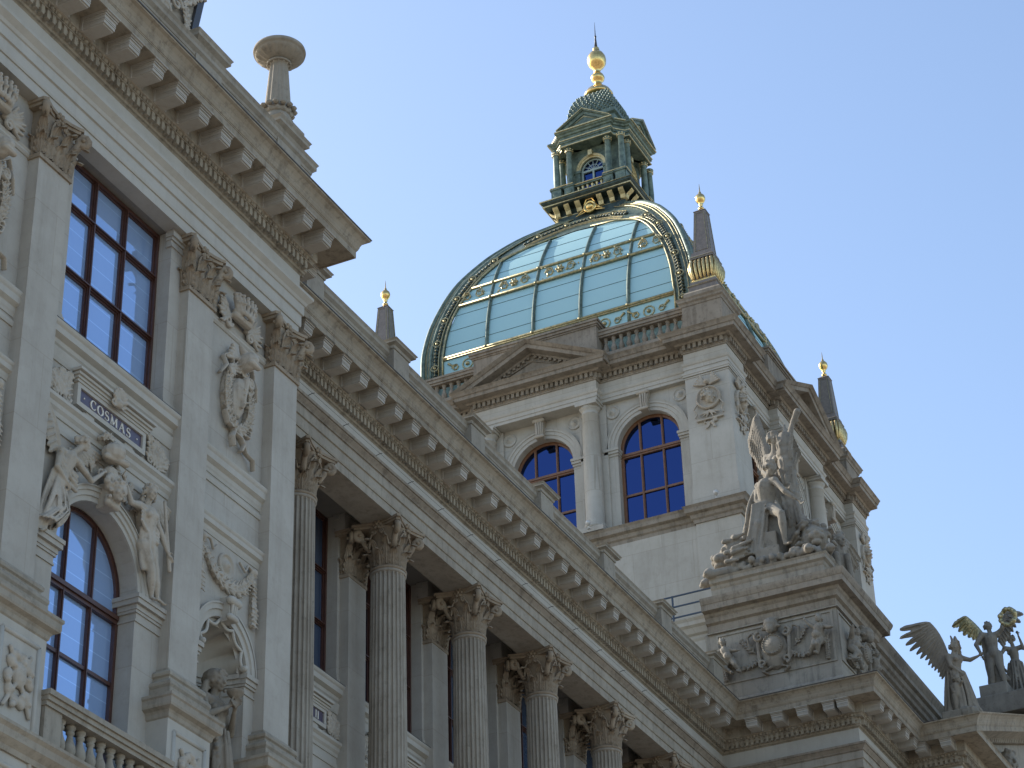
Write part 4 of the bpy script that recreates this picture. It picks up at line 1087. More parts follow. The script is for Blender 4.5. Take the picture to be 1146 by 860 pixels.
def wing(b, root, tip, span_dir, size, nf=11, thick=.03, rnd=random, fan=.75):
    """feathered wing: leading edge from root to tip, feathers hang towards span_dir"""
    root = Vector(root); tip = Vector(tip); sd = Vector(span_dir).normalized(); L = (tip-root).length; ax = (tip-root).normalized(); nn = ax.cross(sd).normalized()
    lead = []
    for i in range(9):
        t = i/8; lead.append(root.lerp(tip, t)-sd*size*.16*math.sin(PI*t*.9))
    for i in range(8): b.cap(lead[i], lead[i+1], thick*2.3*(1-.07*i), thick*2.2*(1-.08*i), seg=8)
    for row, (l0, lw, off) in enumerate(((1.0, 1.0, -thick*.3), (.62, .9, thick*.6), (.34, .8, thick*1.3))):
        n = nf+row*2
        for i in range(n):
            t = (i+.5)/n; k = t*8; j = int(k); p = lead[j].lerp(lead[min(8, j+1)], k-j)
            ang = (1-t)*.0+t**1.5*fan
            d = (sd*math.cos(ang)+ax*math.sin(ang)).normalized()
            l = size*l0*(.62+.55*t)*(1-.15*(t > .95))*rnd.uniform(.95, 1.03)
            q = p+d*l; wd = (L/n)*(.62+.55*t)*lw
            m_ = Matrix((d.cross(nn).normalized(), nn, d)).transposed().to_4x4()
            b.ball(p.lerp(q, .5)+nn*off, (wd, thick*.8, l*.54), mtx=m_, seg=8)
            b.cap(p.lerp(q, .35)+nn*off, p.lerp(q, .86)+nn*off, wd*.78, wd*.62, seg=6, flat=thick*.8/max(wd, .001))
            b.cap(p+nn*(off+thick*.55), q.lerp(p, .08)+nn*(off+thick*.55), thick*.32, thick*.18, seg=5)
def world_carve(b, name, mat, voxel, smooth=2, parent=None, loc=None):
    if parent is not None: b.v = [MI @ v for v in b.v]; return carve(b, name, mat, parent, voxel, smooth)
    L = Vector(loc); b.v = [v-L for v in b.v]; return carve(b, name, mat, None, voxel, smooth, loc)

# --- niche statue: hooded woman lifting a small bowl (top-level, it stands in the niche)
rnd = random.Random(5)
b = MB(); H = 2.35; h = H/7.5; cx, cy, zf = 24.93, 16.62, 11.32
J = dict(pelvis=(cx+.02, cy, zf+.52*H), chest=(cx, cy-.02, zf+.74*H), neck=(cx, cy-.02, zf+.84*H), head=(cx+.0, cy-.08, zf+.925*H),
 shL=(cx-.24, cy, zf+.80*H), elL=(cx-.32, cy-.12, zf+.66*H), wrL=(cx-.06, cy-.30, zf+.735*H), shR=(cx+.24, cy, zf+.80*H), elR=(cx+.34, cy-.10, zf+.64*H), wrR=(cx+.10, cy-.30, zf+.72*H),
 hipL=(cx-.12, cy, zf+.5*H), hipR=(cx+.13, cy, zf+.5*H), knL=(cx-.13, cy-.16, zf+.28*H), knR=(cx+.12, cy, zf+.28*H), anL=(cx-.14, cy-.02, zf+.05*H), anR=(cx+.12, cy+.02, zf+.05*H), toL=(cx-.17, cy-.2, zf+.02), toR=(cx+.15, cy-.18, zf+.02))
human(b, J, H, (-.25, -1, -.12), 'long', rnd, female=True); drape(b, J, H, 19, .016, rnd)
b.ball((cx+.0, cy-.01, zf+.945*H), (.17, .19, .16)); b.cap((cx-.15, cy+.02, zf+.9*H), (cx-.19, cy+.05, zf+.80*H), .05, .07); b.cap((cx+.15, cy+.02, zf+.9*H), (cx+.19, cy+.05, zf+.80*H), .05, .07)
b.lathe([(.03, 0), (.07, .02), (.12, .08), (.13, .12), (.10, .12), (.03, .06)], c=(cx+.02, cy-.36, zf+.79*H), seg=14)
skirt(b, (cx, cy, zf+.60*H), (cx, cy-.03, zf+.02), .24, .34, 22, .04, rnd)
for i in range(7): fold(b, (cx+.28, cy-.02, zf+(.80-.02*i)*H), (cx-.28+.03*i, cy-.22, zf+(.62-.05*i)*H), .035, .045, .05, rnd)
for i in range(5): fold(b, (cx+.3+.02*i, cy+.02, zf+.66*H), (cx+.26+.04*i, cy+.04, zf+.25*H), .04, .05, .04, rnd)
b.box((cx-.34, cy-.3, zf-.12), (cx+.34, cy+.28, zf+.01))
o = world_carve(b, 'niche_statue', M['nstatue'], .014, 1, loc=(cx, cy, zf-.12))
tag(o, 'dark hooded stone woman raising a small bowl inside the shell niche', 'statue')

# --- reliefs round the arch of the wide bay: two winged women, a garlanded head on the keystone
def relief(parent, mbf, name, vox=.012, mat='carve'):
    b = MB(); mbf(b); b.v = [fL @ Vector((v.x, v.y*1.08, v.z)) for v in b.v]; return world_carve(b, name, M[mat], vox, 1, parent)
def left_fig(b):
    rnd = random.Random(21); H = 1.62
    J = dict(pelvis=(20.80, .08, 14.55), chest=(20.93, .10, 14.98), neck=(21.02, .11, 15.12), head=(21.14, .17, 15.32), shL=(20.78, .10, 15.05), elL=(20.66, .16, 14.74), wrL=(20.80, .20, 14.60),
      shR=(21.12, .13, 15.02), elR=(21.36, .18, 14.86), wrR=(21.58, .18, 15.08), hipL=(20.76, .08, 14.5), hipR=(20.86, .08, 14.5), knL=(20.74, .16, 14.16), knR=(20.86, .12, 14.14), anL=(20.58, .08, 13.86), anR=(20.64, .08, 13.92), toL=(20.52, .12, 13.76), toR=(20.58, .12, 13.8))
    human(b, J, H, (.85, .5, -.1), 'bun', rnd, female=True)
    drape(b, J, H, 17, .013, rnd)
    for i in range(13): t = i/12; fold(b, (20.66+.28*t, .10+.05*math.sin(PI*t), 14.72-.05*t), (20.44+.24*t, .08, 13.78+.25*t), .020, .034, .05, rnd)
    for i in range(4): fold(b, (20.72, .15, 15.0-.06*i), (21.06, .17, 14.78-.07*i), .025, .03, .04, rnd)
    wing(b, (20.80, .05, 15.12), (20.50, .06, 15.62), (-.55, 0, -.6), .42, 8, .018, rnd); wing(b, (21.1, .03, 15.1), (21.42, .04, 15.42), (.8, 0, -.45), .34, 8, .018, rnd)
def right_fig(b):
    rnd = random.Random(22); H = 1.78
    J = dict(pelvis=(22.76, .09, 14.62), chest=(22.70, .12, 14.98), neck=(22.67, .13, 15.12), head=(22.66, .18, 15.31), shL=(22.50, .13, 15.06), elL=(22.26, .17, 14.98), wrL=(22.06, .20, 15.18),
      shR=(22.86, .13, 15.04), elR=(23.04, .16, 14.80), wrR=(23.10, .20, 14.62), hipL=(22.70, .09, 14.56), hipR=(22.86, .09, 14.56), knL=(22.84, .15, 14.22), knR=(22.98, .12, 14.2), anL=(22.98, .08, 13.92), anR=(23.08, .10, 13.94), toL=(22.98, .16, 13.85), toR=(23.16, .16, 13.86))
    human(b, J, H, (-.15, 1, -.15), 'long', rnd, female=True)
    drape(b, J, H, 17, .013, rnd, low=False)
    for i in range(11): t = i/10; fold(b, (22.60+.32*t, .12+.06*math.sin(PI*t), 14.78), (22.72+.34*t, .10, 14.22+.1*t), .020, .034, .05, rnd)
    for i in range(4): fold(b, (22.52, .17, 15.02-.06*i), (22.9, .18, 14.8-.05*i), .022, .03, .04, rnd)
    b.cap((22.98, .2, 15.32), (23.18, .2, 14.36), .022, .03)
    wing(b, (22.86, .04, 15.14), (23.10, .05, 15.42), (.45, 0, -.9), .46, 8, .018, rnd); wing(b, (22.46, .03, 15.14), (22.24, .04, 15.30), (-.5, 0, -.6), .26, 7, .016, rnd)
def key_head(b):
    rnd = random.Random(23); cu = 21.86
    keystone(b, cu, 14.70, 15.04, .26, .16)
    head(b, (cu-.02, .24, 14.92), (-.2, 1, -.2), .30, 'long', rnd)
    for i in range(26): a = rnd.uniform(0, PI); b.ball((cu+.20*math.cos(a), .20, 15.0+.14*math.sin(a)), rnd.uniform(.03, .05), seg=6)
    for s in (-1, 1):
        for k in range(5): sprig(b, (cu+s*(.30+.16*k), 15.12-.07*k*k*.5+.02), PI/2-s*(.2+.25*(k % 3)), .26, .10, .05, 4, rnd)
    # plumed helmet held over it
    b.ball((cu-.10, .20, 15.46), (.17, .16, .15)); b.cap((cu-.25, .2, 15.36), (cu+.05, .3, 15.34), .04, .05)
    P = [(cu-.28+.42*t, 15.42+.30*math.sin(PI*(.25+.75*t)), 1) for t in [k/8 for k in range(9)]]; garland(b, P, .06, .25, rnd)
    garland(b, [(cu+.14, 15.42), (cu+.17, 15.22), (cu+.1, 15.06)], .06, .16, rnd)
    b.ball((cu-.06, .14, 15.18), (.12, .1, .12)); scroll(b, cu-.2, 15.14, .07, 0, 1.3, .025, .1); 
relief(bay0, left_fig, 'winged_figure_relief'); relief(bay0, right_fig, 'winged_figure_relief'); relief(bay0, key_head, 'keystone_head_relief')

# --- attic reliefs: two putti holding a swag beside a helmeted shield
def putto(b, u, z, H, lean, face, armu, rnd, o=.10):
    h = H/5.2; s = lean
    C = lambda a, d, e: (u+a*H, o+d*H, z+e*H)
    b.cap(C(s*.0, 0, .42), C(s*.10, .03, .66), .12*H, .125*H); b.ball(C(s*.02, .05, .48), .125*H); b.cap(C(s*.10, .02, .68), C(s*.13, .04, .78), .08*H, .06*H)
    head(b, C(s*.14, .08, .88), face, h*1.12, 'short', rnd)
    for q in (-1, 1):
        e = C(s*.1+q*.22, .06, .62 if q != armu else .80); w = C(s*.1+q*(.34 if q != armu else .30), .10, .58 if q != armu else .92)
        b.cap(C(s*.1+q*.11, .02, .71), e, .062*H, .05*H); b.cap(e, w, .05*H, .035*H); hand(b, w, Vector(w)-Vector(e), h*.7)
        kn = C(-s*.02+q*.10-s*.06*q, .10, .22); an = C(-s*.16+q*.10, .02, .045)
        b.cap(C(q*.06, 0, .40), kn, .095*H, .07*H); b.cap(kn, an, .07*H, .04*H); b.cap(an, (an[0]-q*.02, an[1]+.10*H, an[2]-.02*H), .04*H, .035*H)
def attic_relief(b, w, wide=True):
    rnd = random.Random(31); zc = 23.62
    b.ball((0, 0, zc-.03), (.40, .16, .50)); disc(b, 0, zc+.05, .27, .13, ((1, .04), (.9, .06), (.82, .03), (.8, .05), (.4, .09), (.02, .11)))
    for k in range(24): a = 2*PI*k/24; b.ball((.24*math.cos(a), .20, zc+.05+.24*math.sin(a)), .02, seg=6)
    for s in (-1, 1):
        scroll(b, s*.34, zc+.34, .13, PI/2, 1.2, .045, .12, -s); scroll(b, s*.30, zc-.36, .11, -PI/2, 1.2, .04, .12, s)
        b.cap((s*.40, .08, zc+.32), (s*.38, .10, zc-.3), .05, .05); ribbon(b, [(s*.15, zc-.46), (s*.34, zc-.56, .03), (s*.2, zc-.62, .02)], .05)
    b.ball((0, .14, zc+.56), (.18, .18, .19)); b.cap((-.2, .16, zc+.50), (.2, .16, zc+.50), .05, .05); b.cap((-.12, .14, zc+.70), (.14, .12, zc+.72), .06, .06); b.ball((0, .24, zc+.44), (.1, .08, .14))
    if wide:
        for s in (-1, 1):
            P = [(s*(.42+.8*t), zc+.08-.42*math.sin(PI*(.08+.72*(1-t)))**.8, .9) for t in [k/7 for k in range(8)]]; garland(b, P, .085, .07, rnd)
            garland(b, [(s*1.30, zc+.1), (s*1.32, zc-.25), (s*1.30, zc-.55)], .07, .05, rnd)
            b.tube([(s*.62, .05, zc+.1), (s*.66, .08, zc+.42), (s*.52, .09, zc+.5), (s*.46, .08, zc+.36)], .035, seg=6)
            sprig(b, (s*.5, zc+.0), PI/2-s*.7, .5, .12, .06, 5, rnd)
        putto(b, -1.12, 23.12, .98, -.9, (.3, 1, 0), 99, rnd, .12); putto(b, 1.12, 23.16, 1.0, .8, (.1, 1, .1), -1, rnd, .12)
    else:
        for s in (-1, 1):
            putto(b, s*.78, 23.14, .92, -s*.6, (-.2, 1, 0), s, rnd, .08); garland(b, [(s*.4, zc-.4), (s*.7, zc-.5), (s*1.0, zc-.42)], .08, .08, rnd)
for fr_, w, wide in ((F((RX+.06, 16.42, 0), (0, -1), (-1, 0)), 1.44, True), (F((50.13, RY+.06, 0), (1, 0), (0, -1)), 1.30, False)):
    b = PB()
    z0, z1 = 23.05, 24.28
    for (a, c, d, e) in ((-w-.06, w+.06, z1, z1+.05), (-w-.06, w+.06, z0-.05, z0), (-w-.06, -w, z0, z1), (w, w+.06, z0, z1)): b.box((a, -.05, d), (c, .03, e))
    fix(b, fr_); fo = b.part('panel_frame', M['panel'], att)
    b = MB(); b.box((-w, -.06, z0), (w, -.02, z1)); attic_relief(b, w, wide); b.v = [Vector((v.x, v.y*1.45, v.z)) for v in b.v]; fix(b, fr_); world_carve(b, 'shield_relief', M['statue'], .014, 1, fo)

# ------------------------------------------------------------------ DOME PAVILION
FX = F((52.05, 24.1, 0), (0, -1), (-1, 0)); FY = F((58.0, 18.15, 0), (1, 0), (0, -1))
ring0 = lambda o=0: [(52.05-o, 30.05+o), (52.05-o, 18.15-o), (63.95+o, 18.15-o), (63.95+o, 30.05+o)]
b = PB(); b.box((52.62, 18.75, 24.8), (63.4, 29.5, 29.86)); b.box((52.9, 19.0, 29.8), (63.1, 29.2, 35.2)); pav = b.part('dome_pavilion', M['dark'])
def steps(w1=1.95, d=-.28, H=5.95, p=1.3):
    """plan of one face in (u, out): corner piers, recessed side bays, projecting centre"""
    return [(-H, 0), (-H+p, 0), (-H+p, d), (-w1, d), (-w1, 0), (w1, 0), (w1, d), (H-p, d), (H-p, 0), (H, 0)]
def planpath(lvl=0):
    P = []
    for fr_ in (FX, FY):
        s = steps()
        for u, o in s:
            q = fr_ @ Vector((u, o, 0)); P.append((q.x, q.y))
    out = [(52.05, 30.05)]
    for q in P:
        if (Vector(q)-Vector(out[-1])).length > 1e-4: out.append(q)
    return out
pp = planpath()
b = PB(); b.sweep(pp, [(-.6, 34.12), (.0, 34.12), (.0, 34.22), (.02, 34.22), (.02, 34.33), (.05, 34.36), (.07, 34.42), (.0, 34.43), (.0, 34.80), (-.6, 34.80)]); ent = b.part('entablature', M['ashlar'], pav)
b = PB(); b.sweep(pp, [(-.6, 34.66), (.03, 34.66), (.04, 34.70), (.06, 34.71), (.06, 34.88), (.16, 34.88), (.2, 34.93), (.42, 34.94), (.43, 35.05), (.46, 35.06), (.50, 35.13), (.55, 35.18), (-.6, 35.22)])
for i in range(len(pp)-1):
    a = Vector(pp[i]); c = Vector(pp[i+1]); d = c-a; L = d.length; d.normalize(); nn = Vector((d.y, -d.x)); n = int(round(L/.155))
    for k in range(n):
        q = a+d*((k+.5)*L/n); mm = Matrix(((d.x, nn.x, 0, q.x), (d.y, nn.y, 0, q.y), (0, 0, 1, 0), (0, 0, 0, 1)))
        b.box((-.045, .02, 34.735), (.045, .14, 34.879), mtx=mm)
b.part('pavilion_cornice', M['dtrim'], pav)
def pav_face(fr_, sides=(-1, 1)):
    # walls with arched windows
    wd = -.45
    for cu, u0, u1 in ((0, -1.63, 1.63), (3.27, 1.63, 4.66), (-3.27, -4.66, -1.63)):
        b = PB(); wall_arch(b, u0, u1, 29.4, 34.2, cu, .95, 32.6, 29.87, .3); b.v = [v+Vector((0, wd, 0)) for v in b.v]; fix(b, fr_); w = b.part('bay_wall', M['ashlar'], pav)
        f2 = fr_ @ Matrix.Translation((0, wd, 0))
        b = PB(); archivolt(b, cu, 32.6, .95, 1.27, 0, .10, bands=3); fix(b, f2); b.part('archivolt', M['ashlar'], w)
        b = PB(); keystone(b, cu, 33.50, 34.14, .28, .22); fix(b, f2); b.part('keystone', M['carve'], w)
        for s in (-1, 1):
            b = PB(); disc(b, cu+s*1.03, 33.80, .21, 0); fix(b, f2); b.part('roundel', M['ashlar'], w)
        for s in (-1, 1):
            b = PB(); a, c = sorted((cu+s*.95, cu+s*1.30))
            b.box((a+.004, -.19, 30.0), (c-.004, .012, 32.55))
            for d, e, o in ((32.30, 32.33, .02), (32.38, 32.45, .04), (32.45, 32.53, .08), (32.53, 32.61, .11)): b.box((a-(o*.5), -.2, d), (c+o*.5, o, e-.0005))
            b.box((a-.02, -.2, 29.86), (c+.02, .05, 30.05))
            fix(b, f2); b.part('impost', M['ashlar'], w)
        window_arch(f2, cu, .95, 29.87, 32.6, .24, (cu-.34, cu+.34), (31.15,), M['framelt'], M['glassP'], w, bar=.032, trans=32.42, t=.085)
    # columns of the centre bay
    for s in (-1, 1):
        b = PB(); b.lathe([(.30, 30.05), (.34, 30.08), (.34, 30.13), (.30, 30.17), (.31, 30.2), (.265, 30.25), (.27, 31.3), (.26, 32.4), (.235, 33.72), (.26, 33.73), (.26, 33.76), (.235, 33.78), (.235, 33.86), (.28, 33.90), (.31, 33.97)], c=(s*1.63, -.22, 0), seg=24)
        b.box((s*1.63-.33, -.5, 33.97), (s*1.63+.33, .11, 34.05)); b.box((s*1.63-.36, -.5, 34.05), (s*1.63+.36, .10, 34.11)); b.box((s*1.63-.36, -.55, 29.9), (s*1.63+.36, .12, 30.05))
        b.box((s*1.63-.42, -.5, 30.05), (s*1.63+.42, -.37, 34.1))
        fix(b, fr_); b.part('column', M['ashlar'], pav)
    # corner piers
    for s in sides:
        a, c = sorted((s*5.95, s*4.65)); b = PB()
        b.box((a+.0, -1.29, 30.55), (c-.0, -.0, 34.119))
        b.box((a-.03, -1.3, 29.86), (c+.03, .03, 30.36)); b.box((a-.015, -1.3, 30.36), (c+.015, .015, 30.56))
        for d, e, o in ((33.93, 33.96, .02), (33.99, 34.05, .045), (34.05, 34.119, .06)): b.box((a-o, -1.3, d), (c+o, o, e))
        fix(b, fr_); b.part('corner_pier', M['ashlar'], pav)
    # sill course and wall below
    b = PB(); b.add([(-5.9, -.08, 22), (5.9, -.08, 22), (5.9, -.08, 29.45), (-5.9, -.08, 29.45)], [(0, 1, 2, 3)])
    for s in sides: a, c = sorted((s*5.95, s*4.65)); b.box((a, -1.3, 22), (c, 0, 29.45))
    fix(b, fr_); b.part('lower_wall', M['ashlar'], pav)
    # pediment
    b = PB(); zb_, za, w = 35.18, 36.34, 2.45
    for s in (-1, 1):
        prof = [(.0, -.30), (.10, -.30), (.12, -.24), (.40, -.22), (.42, -.10), (.46, -.09), (.55, .0), (-.45, .02), (-.45, -.3)]
        k = len(prof); vs = [(0, o, za+q) for o, q in prof]+[(s*w, o, zb_+q+.02) for o, q in prof]
        b.add(vs, [tuple(range(k)), tuple(range(2*k-1, k-1, -1))]+[(i, (i+1)%k, k+(i+1)%k, k+i) for i in range(k)])
        sl = (za-zb_)/w
        for i in range(13):
            u = .12+.155*i; z = za-sl*u-.30; 
            b.box((s*u-.045, .0, z-.07), (s*u+.045, .09, z+.02))
    fix(b, fr_); pd = b.part('pediment', M['dtrim'], pav)
    b = PB(); b.prism([(-2.1, 35.2), (2.1, 35.2), (0, 36.1)], -.3, .02); b.tube([(-1.45, .03, 35.26), (1.45, .03, 35.26), (0, .03, 35.86)], .035, seg=6, closed=True); fix(b, fr_); b.part('tympanum', M['dtrim'], pd)
    # attic: parapet block, balustrades
    b = PB(); b.box((-2.0, -.75, 35.2), (2.0, -.12, 36.55))
    for d, e, o in ((36.55, 36.6, .03), (36.6, 36.68, .07), (36.68, 36.75, .11)): b.box((-2.0-o, -.8-o, d), (2.0+o, -.12+o, e))
    fix(b, fr_); b.part('parapet_block', M['dtrim'], pav)
    for s in (-1, 1):
        a, c = sorted((s*2.0, s*4.75)); b = PB()
        b.box((a, -.62, 35.2), (c, -.22, 35.58)); b.box((a, -.58, 35.58), (c, -.26, 35.64))
        b.box((a, -.56, 36.20), (c, -.28, 36.26)); b.box((a, -.60, 36.26), (c, -.24, 36.36)); b.box((a, -.63, 36.36), (c, -.21, 36.43))
        fix(b, fr_); bs = b.part('balustrade', M['dtrim'], pav)
        b0 = None
        for k in range(11):
            u = a+.16+.243*k; q = fr_ @ Vector((u, -.42, 0))
            if b0 is None: b0 = bal_obj(q.x, q.y, 35.64, .56, 1.2, M['dtrim'], bs); q0 = q.copy()
            else: copy_tree(b0, bs, Matrix.Translation((q.x-q0.x, q.y-q0.y, 0)))
pav_face(FX); pav_face(FY, (1,))
P = [(52.05, 30.05)]
for fr_ in (FX, FY):
    for u, o in ((-5.95, 0), (-4.65, 0), (-4.65, -.12), (4.65, -.12), (4.65, 0), (5.95, 0)):
        q = fr_ @ Vector((u, o, 0))
        if (Vector((q.x, q.y))-Vector(P[-1])).length > 1e-4: P.append((q.x, q.y))
b = PB(); b.sweep(P, [(-.7, 29.38), (.04, 29.38), (.05, 29.48), (.10, 29.52), (.12, 29.62), (.22, 29.66), (.23, 29.78), (.28, 29.85), (-.7, 29.87)]); b.part('sill_course', M['dtrim'], pav)
# medallion reliefs on the near corner pier
def medal(b):
    rnd = random.Random(41); zc = 33.15
    disc(b, 0, zc, .37, 0, ((1, .05), (.9, .08), (.8, .05), (.78, .03), (.02, .03)))
    head(b, (.0, .02, zc), (1, .25, 0), .42, 'short', rnd)
    for s in (-1, 1):
        for k in range(5): b.cap((s*.08, .03, zc+.42), (s*(.18+.05*k), .06, zc+.75-.07*k), .035, .03)
        scroll(b, s*.26, zc+.5, .07, 0, 1.2, .025, .04, s); ribbon(b, [(s*.34, zc-.15), (s*.44, zc-.32, .03), (s*.36, zc-.46), (s*.42, zc-.58)], .03)
        for k in range(3): b.cap((0, .03, zc-.42), (s*(.1+.09*k), .05, zc-.62+.05*k), .03, .02)
        sprig(b, (s*.02, zc-.78), -PI/2+s*.6, .18, .07, .03, 3, rnd)
    b.ball((0, .04, zc+.52), .09); b.box((-.40, -.01, zc-.70), (.40, .06, zc-.66)); b.box((-.3, -.01, zc-.66), (.3, .035, zc-.62))
    garland(b, [(-.2, zc-.74, .6), (0, zc-.8, 1), (.2, zc-.74, .6)], .06, .02, rnd)
for fr_ in (F((52.05, 18.78, 0), (0, -1), (-1, 0)), F((52.72, 18.15, 0), (1, 0), (0, -1)), F((63.3, 18.15, 0), (1, 0), (0, -1))):
    b = MB(); medal(b); b.v = [Vector((v.x, v.y*1.5, v.z)) for v in b.v]; fix(b, fr_); world_carve(b, 'medallion_relief', M['carve'], .014, 1, pav)
# corner posts of the attic
for x, y in ((52.7, 18.8), (63.3, 18.8), (52.7, 29.4), (63.3, 29.4)):
    b = PB(); h = .60; b.box((x-h, y-h, 35.2), (x+h, y+h, 36.30)); r_ = [(x-h, y-h), (x+h, y-h), (x+h, y+h), (x-h, y+h)]
    b.sweep(r_, [(-.1, 36.25), (.02, 36.25), (.04, 36.32), (.09, 36.36), (.10, 36.42), (.14, 36.47), (-.1, 36.48)], closed=True); b.sweep(r_, [(-.1, 35.2), (.06, 35.2), (.06, 35.42), (.0, 35.5), (-.1, 35.5)], closed=True)
    b.part('corner_post', M['dtrim'], pav)
b = PB(); b.box((52.6, 18.7, 35.15), (63.4, 29.5, 35.24)); b.part('roof_deck', M['roof'], pav)
b = PB(); b.box((49.2, 14.9, 24.88), (53, 31, 24.98)); b.part('attic_roof', M['roof'], att)
# ------------------------------------------------------------------ THE GLAZED DOME
DC = (58.0, 23.93)
DZ = [36.0, 37.5, 38.2, 39.0, 39.5, 40.03, 40.6, 41.2, 42, 42.5, 43.3, 44.2, 44.6]
DW = [4.64, 4.64, 4.62, 4.5, 4.38, 4.22, 4.02, 3.75, 3.27, 2.92, 2.24, 1.28, .9]
def dw(z): return sm_interp(DZ, DW, z)-.12
BZ = [37.95, 39.0, 40.0, 40.7, 41.2, 41.84, 42.15, 42.38, 42.5]
BU = [3.82, 3.70, 3.42, 3.08, 2.82, 2.33, 1.85, 1.2, 0.0]
def hb(z): return sm_interp(BZ, BU, z) if z > 37.95 else 3.82
dome = None
def dome_face(k, detail=True):
    global dome
    ang = k*PI/2      # k=0 faces -X, k=1 faces -Y
    n = Vector((-math.cos(ang), -math.sin(ang))); u = Vector((n.y, -n.x))*1.0
    # u to the right for someone looking at the face from outside
    u = Vector((-n.y, n.x))
    fr_ = F((DC[0], DC[1], 0), (u.x, u.y), (n.x, n.y))
    zz = [36.0, 36.8, 37.2, 37.6, 37.95]+[37.95+.2*i for i in range(1, 34)]
    zz = [z for z in zz if z < 44.6]+[44.6]
    # shell skin of the face (copper), with the arched glazed field cut out
    b = PB()
    def surf(uu, z, off=0): return (uu, dw(z)+off, z)
    for s in (-1, 1):
        vs = []; fs = []
        for z in zz:
            inner = hb(z) if 37.95 <= z <= 42.5 else (3.82 if z < 37.95 else 0)
            for t in range(5): vs.append(surf(s*(inner+(dw(z)-inner)*t/4), z))
        for i in range(len(zz)-1):
            for t in range(4): fs.append((i*5+t, i*5+t+1, (i+1)*5+t+1, (i+1)*5+t))
        b.add(vs, fs, True)
    b.add([(-3.82, 4.48, 36), (3.82, 4.48, 36), (3.82, 4.48, 37.95), (-3.82, 4.48, 37.95)], [(0, 1, 2, 3)])
    fix(b, fr_); face = b.part('dome' if dome is None else 'dome_shell', M['patina'], pav if dome is None else dome)
    if dome is None: dome = face
    # hip rib: stacked rolls
    b = PB(); P = [((dw(z)+.02)*(-1), dw(z)+.02, z) for z in zz]
    b.tube(P, .085, seg=10)
    for o, r in ((.16, .035), (.25, .05), (.34, .03)):
        b.tube([(-dw(z)+o, dw(z)+.05, z) for z in zz if dw(z) > o+.2], r, seg=6)
    fix(b, fr_); b.part('hip_rib', M['patina'], dome)
    b = PB()
    b.tube([(-dw(z)-.06, dw(z)+.06, z) for z in zz], .028, seg=5)
    for s in (-1, 1):
        hz = [37.2]+[37.95+.15*i for i in range(31)]
        P = [(s*(hb(z)+.03), dw(z)+.05, z) for z in hz if z <= 42.45]; b.tube(P, .030, seg=6)
        P = [(s*(hb(z)+.17), dw(z)+.05, z) for z in hz if z <= 42.3]; b.tube(P, .022, seg=6)
        for o_ in (.10, .205, .40): P = [(s*(dw(z)-o_), dw(z)+.06, z) for z in zz if z > 36.5 and dw(z) > .6]; b.tube(P, .018, seg=6)
        P = [(s*(hb(z)+.30), dw(z)+.04, z) for z in hz if z <= 42.2]; b.tube(P, .016, seg=6)
    fix(b, fr_); b.part('gilded_beading', M['goldw'], dome)
    if not detail:
        b = PB(); vs = []; fs = []; hz = [37.95+.228*i for i in range(21)]
        for z in hz:
            for t in range(9): q = max(.02, hb(min(z, 42.49))); vs.append((q*(t/4-1), dw(z)-.06, z))
        for i in range(20):
            for t in range(8): fs.append((i*9+t, i*9+t+1, (i+1)*9+t+1, (i+1)*9+t))
        b.add(vs, fs, True); fix(b, fr_); b.part('glass_pane', M['dglass'], dome); return
    # bosses and chain of studs along the border (one moulding per side and one over the top)
    def studs(pts_fn, zlist):
        b = PB(); b.tube([pts_fn(z) for z in zlist[::3]+[zlist[-1]]], .05, seg=6, sq=.8)
        for i, z in enumerate(zlist):
            c = pts_fn(z)
            if i % 7 == 3:
                b.cur = 1; b.tube([(c[0]+.13*math.cos(t), c[1]+.05, c[2]+.12*math.sin(t)*.8) for t in [j*PI/5 for j in range(10)]], .024, seg=5, closed=True); b.ball((c[0], c[1]+.05, c[2]), .055, seg=8); b.cur = 0
            else:
                b.ball((c[0], c[1]+.02, c[2]), (.10, .05, .045), seg=8); b.cur = 1; b.ball((c[0], c[1]+.065, c[2]), .022, seg=6); b.cur = 0
        fix(b, fr_); b.part('border_moulding', [M['patinad'], M['goldw']], dome)
    zl = []; z = 37.25
    while z < 42.1: zl.append(z); z += .13/max(1.0, math.hypot(1, (dw(z+.05)-dw(z-.05))/.1))
    for s in (-1, 1): studs(lambda z: (s*(hb(z)+.15+(dw(z)-.32-hb(z)-.15)*.5+.02), dw(z)+.03, z), zl)
    def topc(u): z = 43.25-.20*u*u; return (u, dw(z)+.03, z)
    studs(topc, [-1.75+.125*k for k in range(29)])
    b = PB()
    for dz, r in ((.22, .022), (-.24, .026), (-.36, .018)): 
        b.tube([(u, dw(43.25+dz-.20*u*u)+.05, 43.25+dz-.20*u*u) for u in [-1.7+.2*k for k in range(18)]], r, seg=5)
    fix(b, fr_); b.part('gilded_beading', M['goldw'], dome)
    # mullions and bands
    MU = (-2.355, -.785, .785, 2.355)
    b = PB()
    for m_ in MU:
        P = [(m_, dw(z)+.03, z) for z in [37.2]+[37.95+.18*i for i in range(27)] if hb(min(z, 42.49)) > abs(m_)-.03]
        for d, r in ((0, .042), (-.04, .022), (.04, .022)): b.tube([(p[0]+d, p[1]-(0 if d == 0 else .02), p[2]) for p in P], r, seg=6)
    fix(b, fr_); b.part('mullion', M['patina'], dome)
    b = PB()
    for z, r in ((37.93, .05), (37.86, .03), (39.97, .05), (40.66, .05), (37.18, .05)):
        q = hb(z); b.tube([(-q, dw(z)+.05, z), (q, dw(z)+.05, z)], r, seg=6)
    for m_ in MU:
        for z in (37.93, 39.97, 40.66): b.ball((m_, dw(z)+.09, z), .05, seg=8)
    fix(b, fr_); b.part('gilded_bar', M['goldw'], dome)
    b = PB()
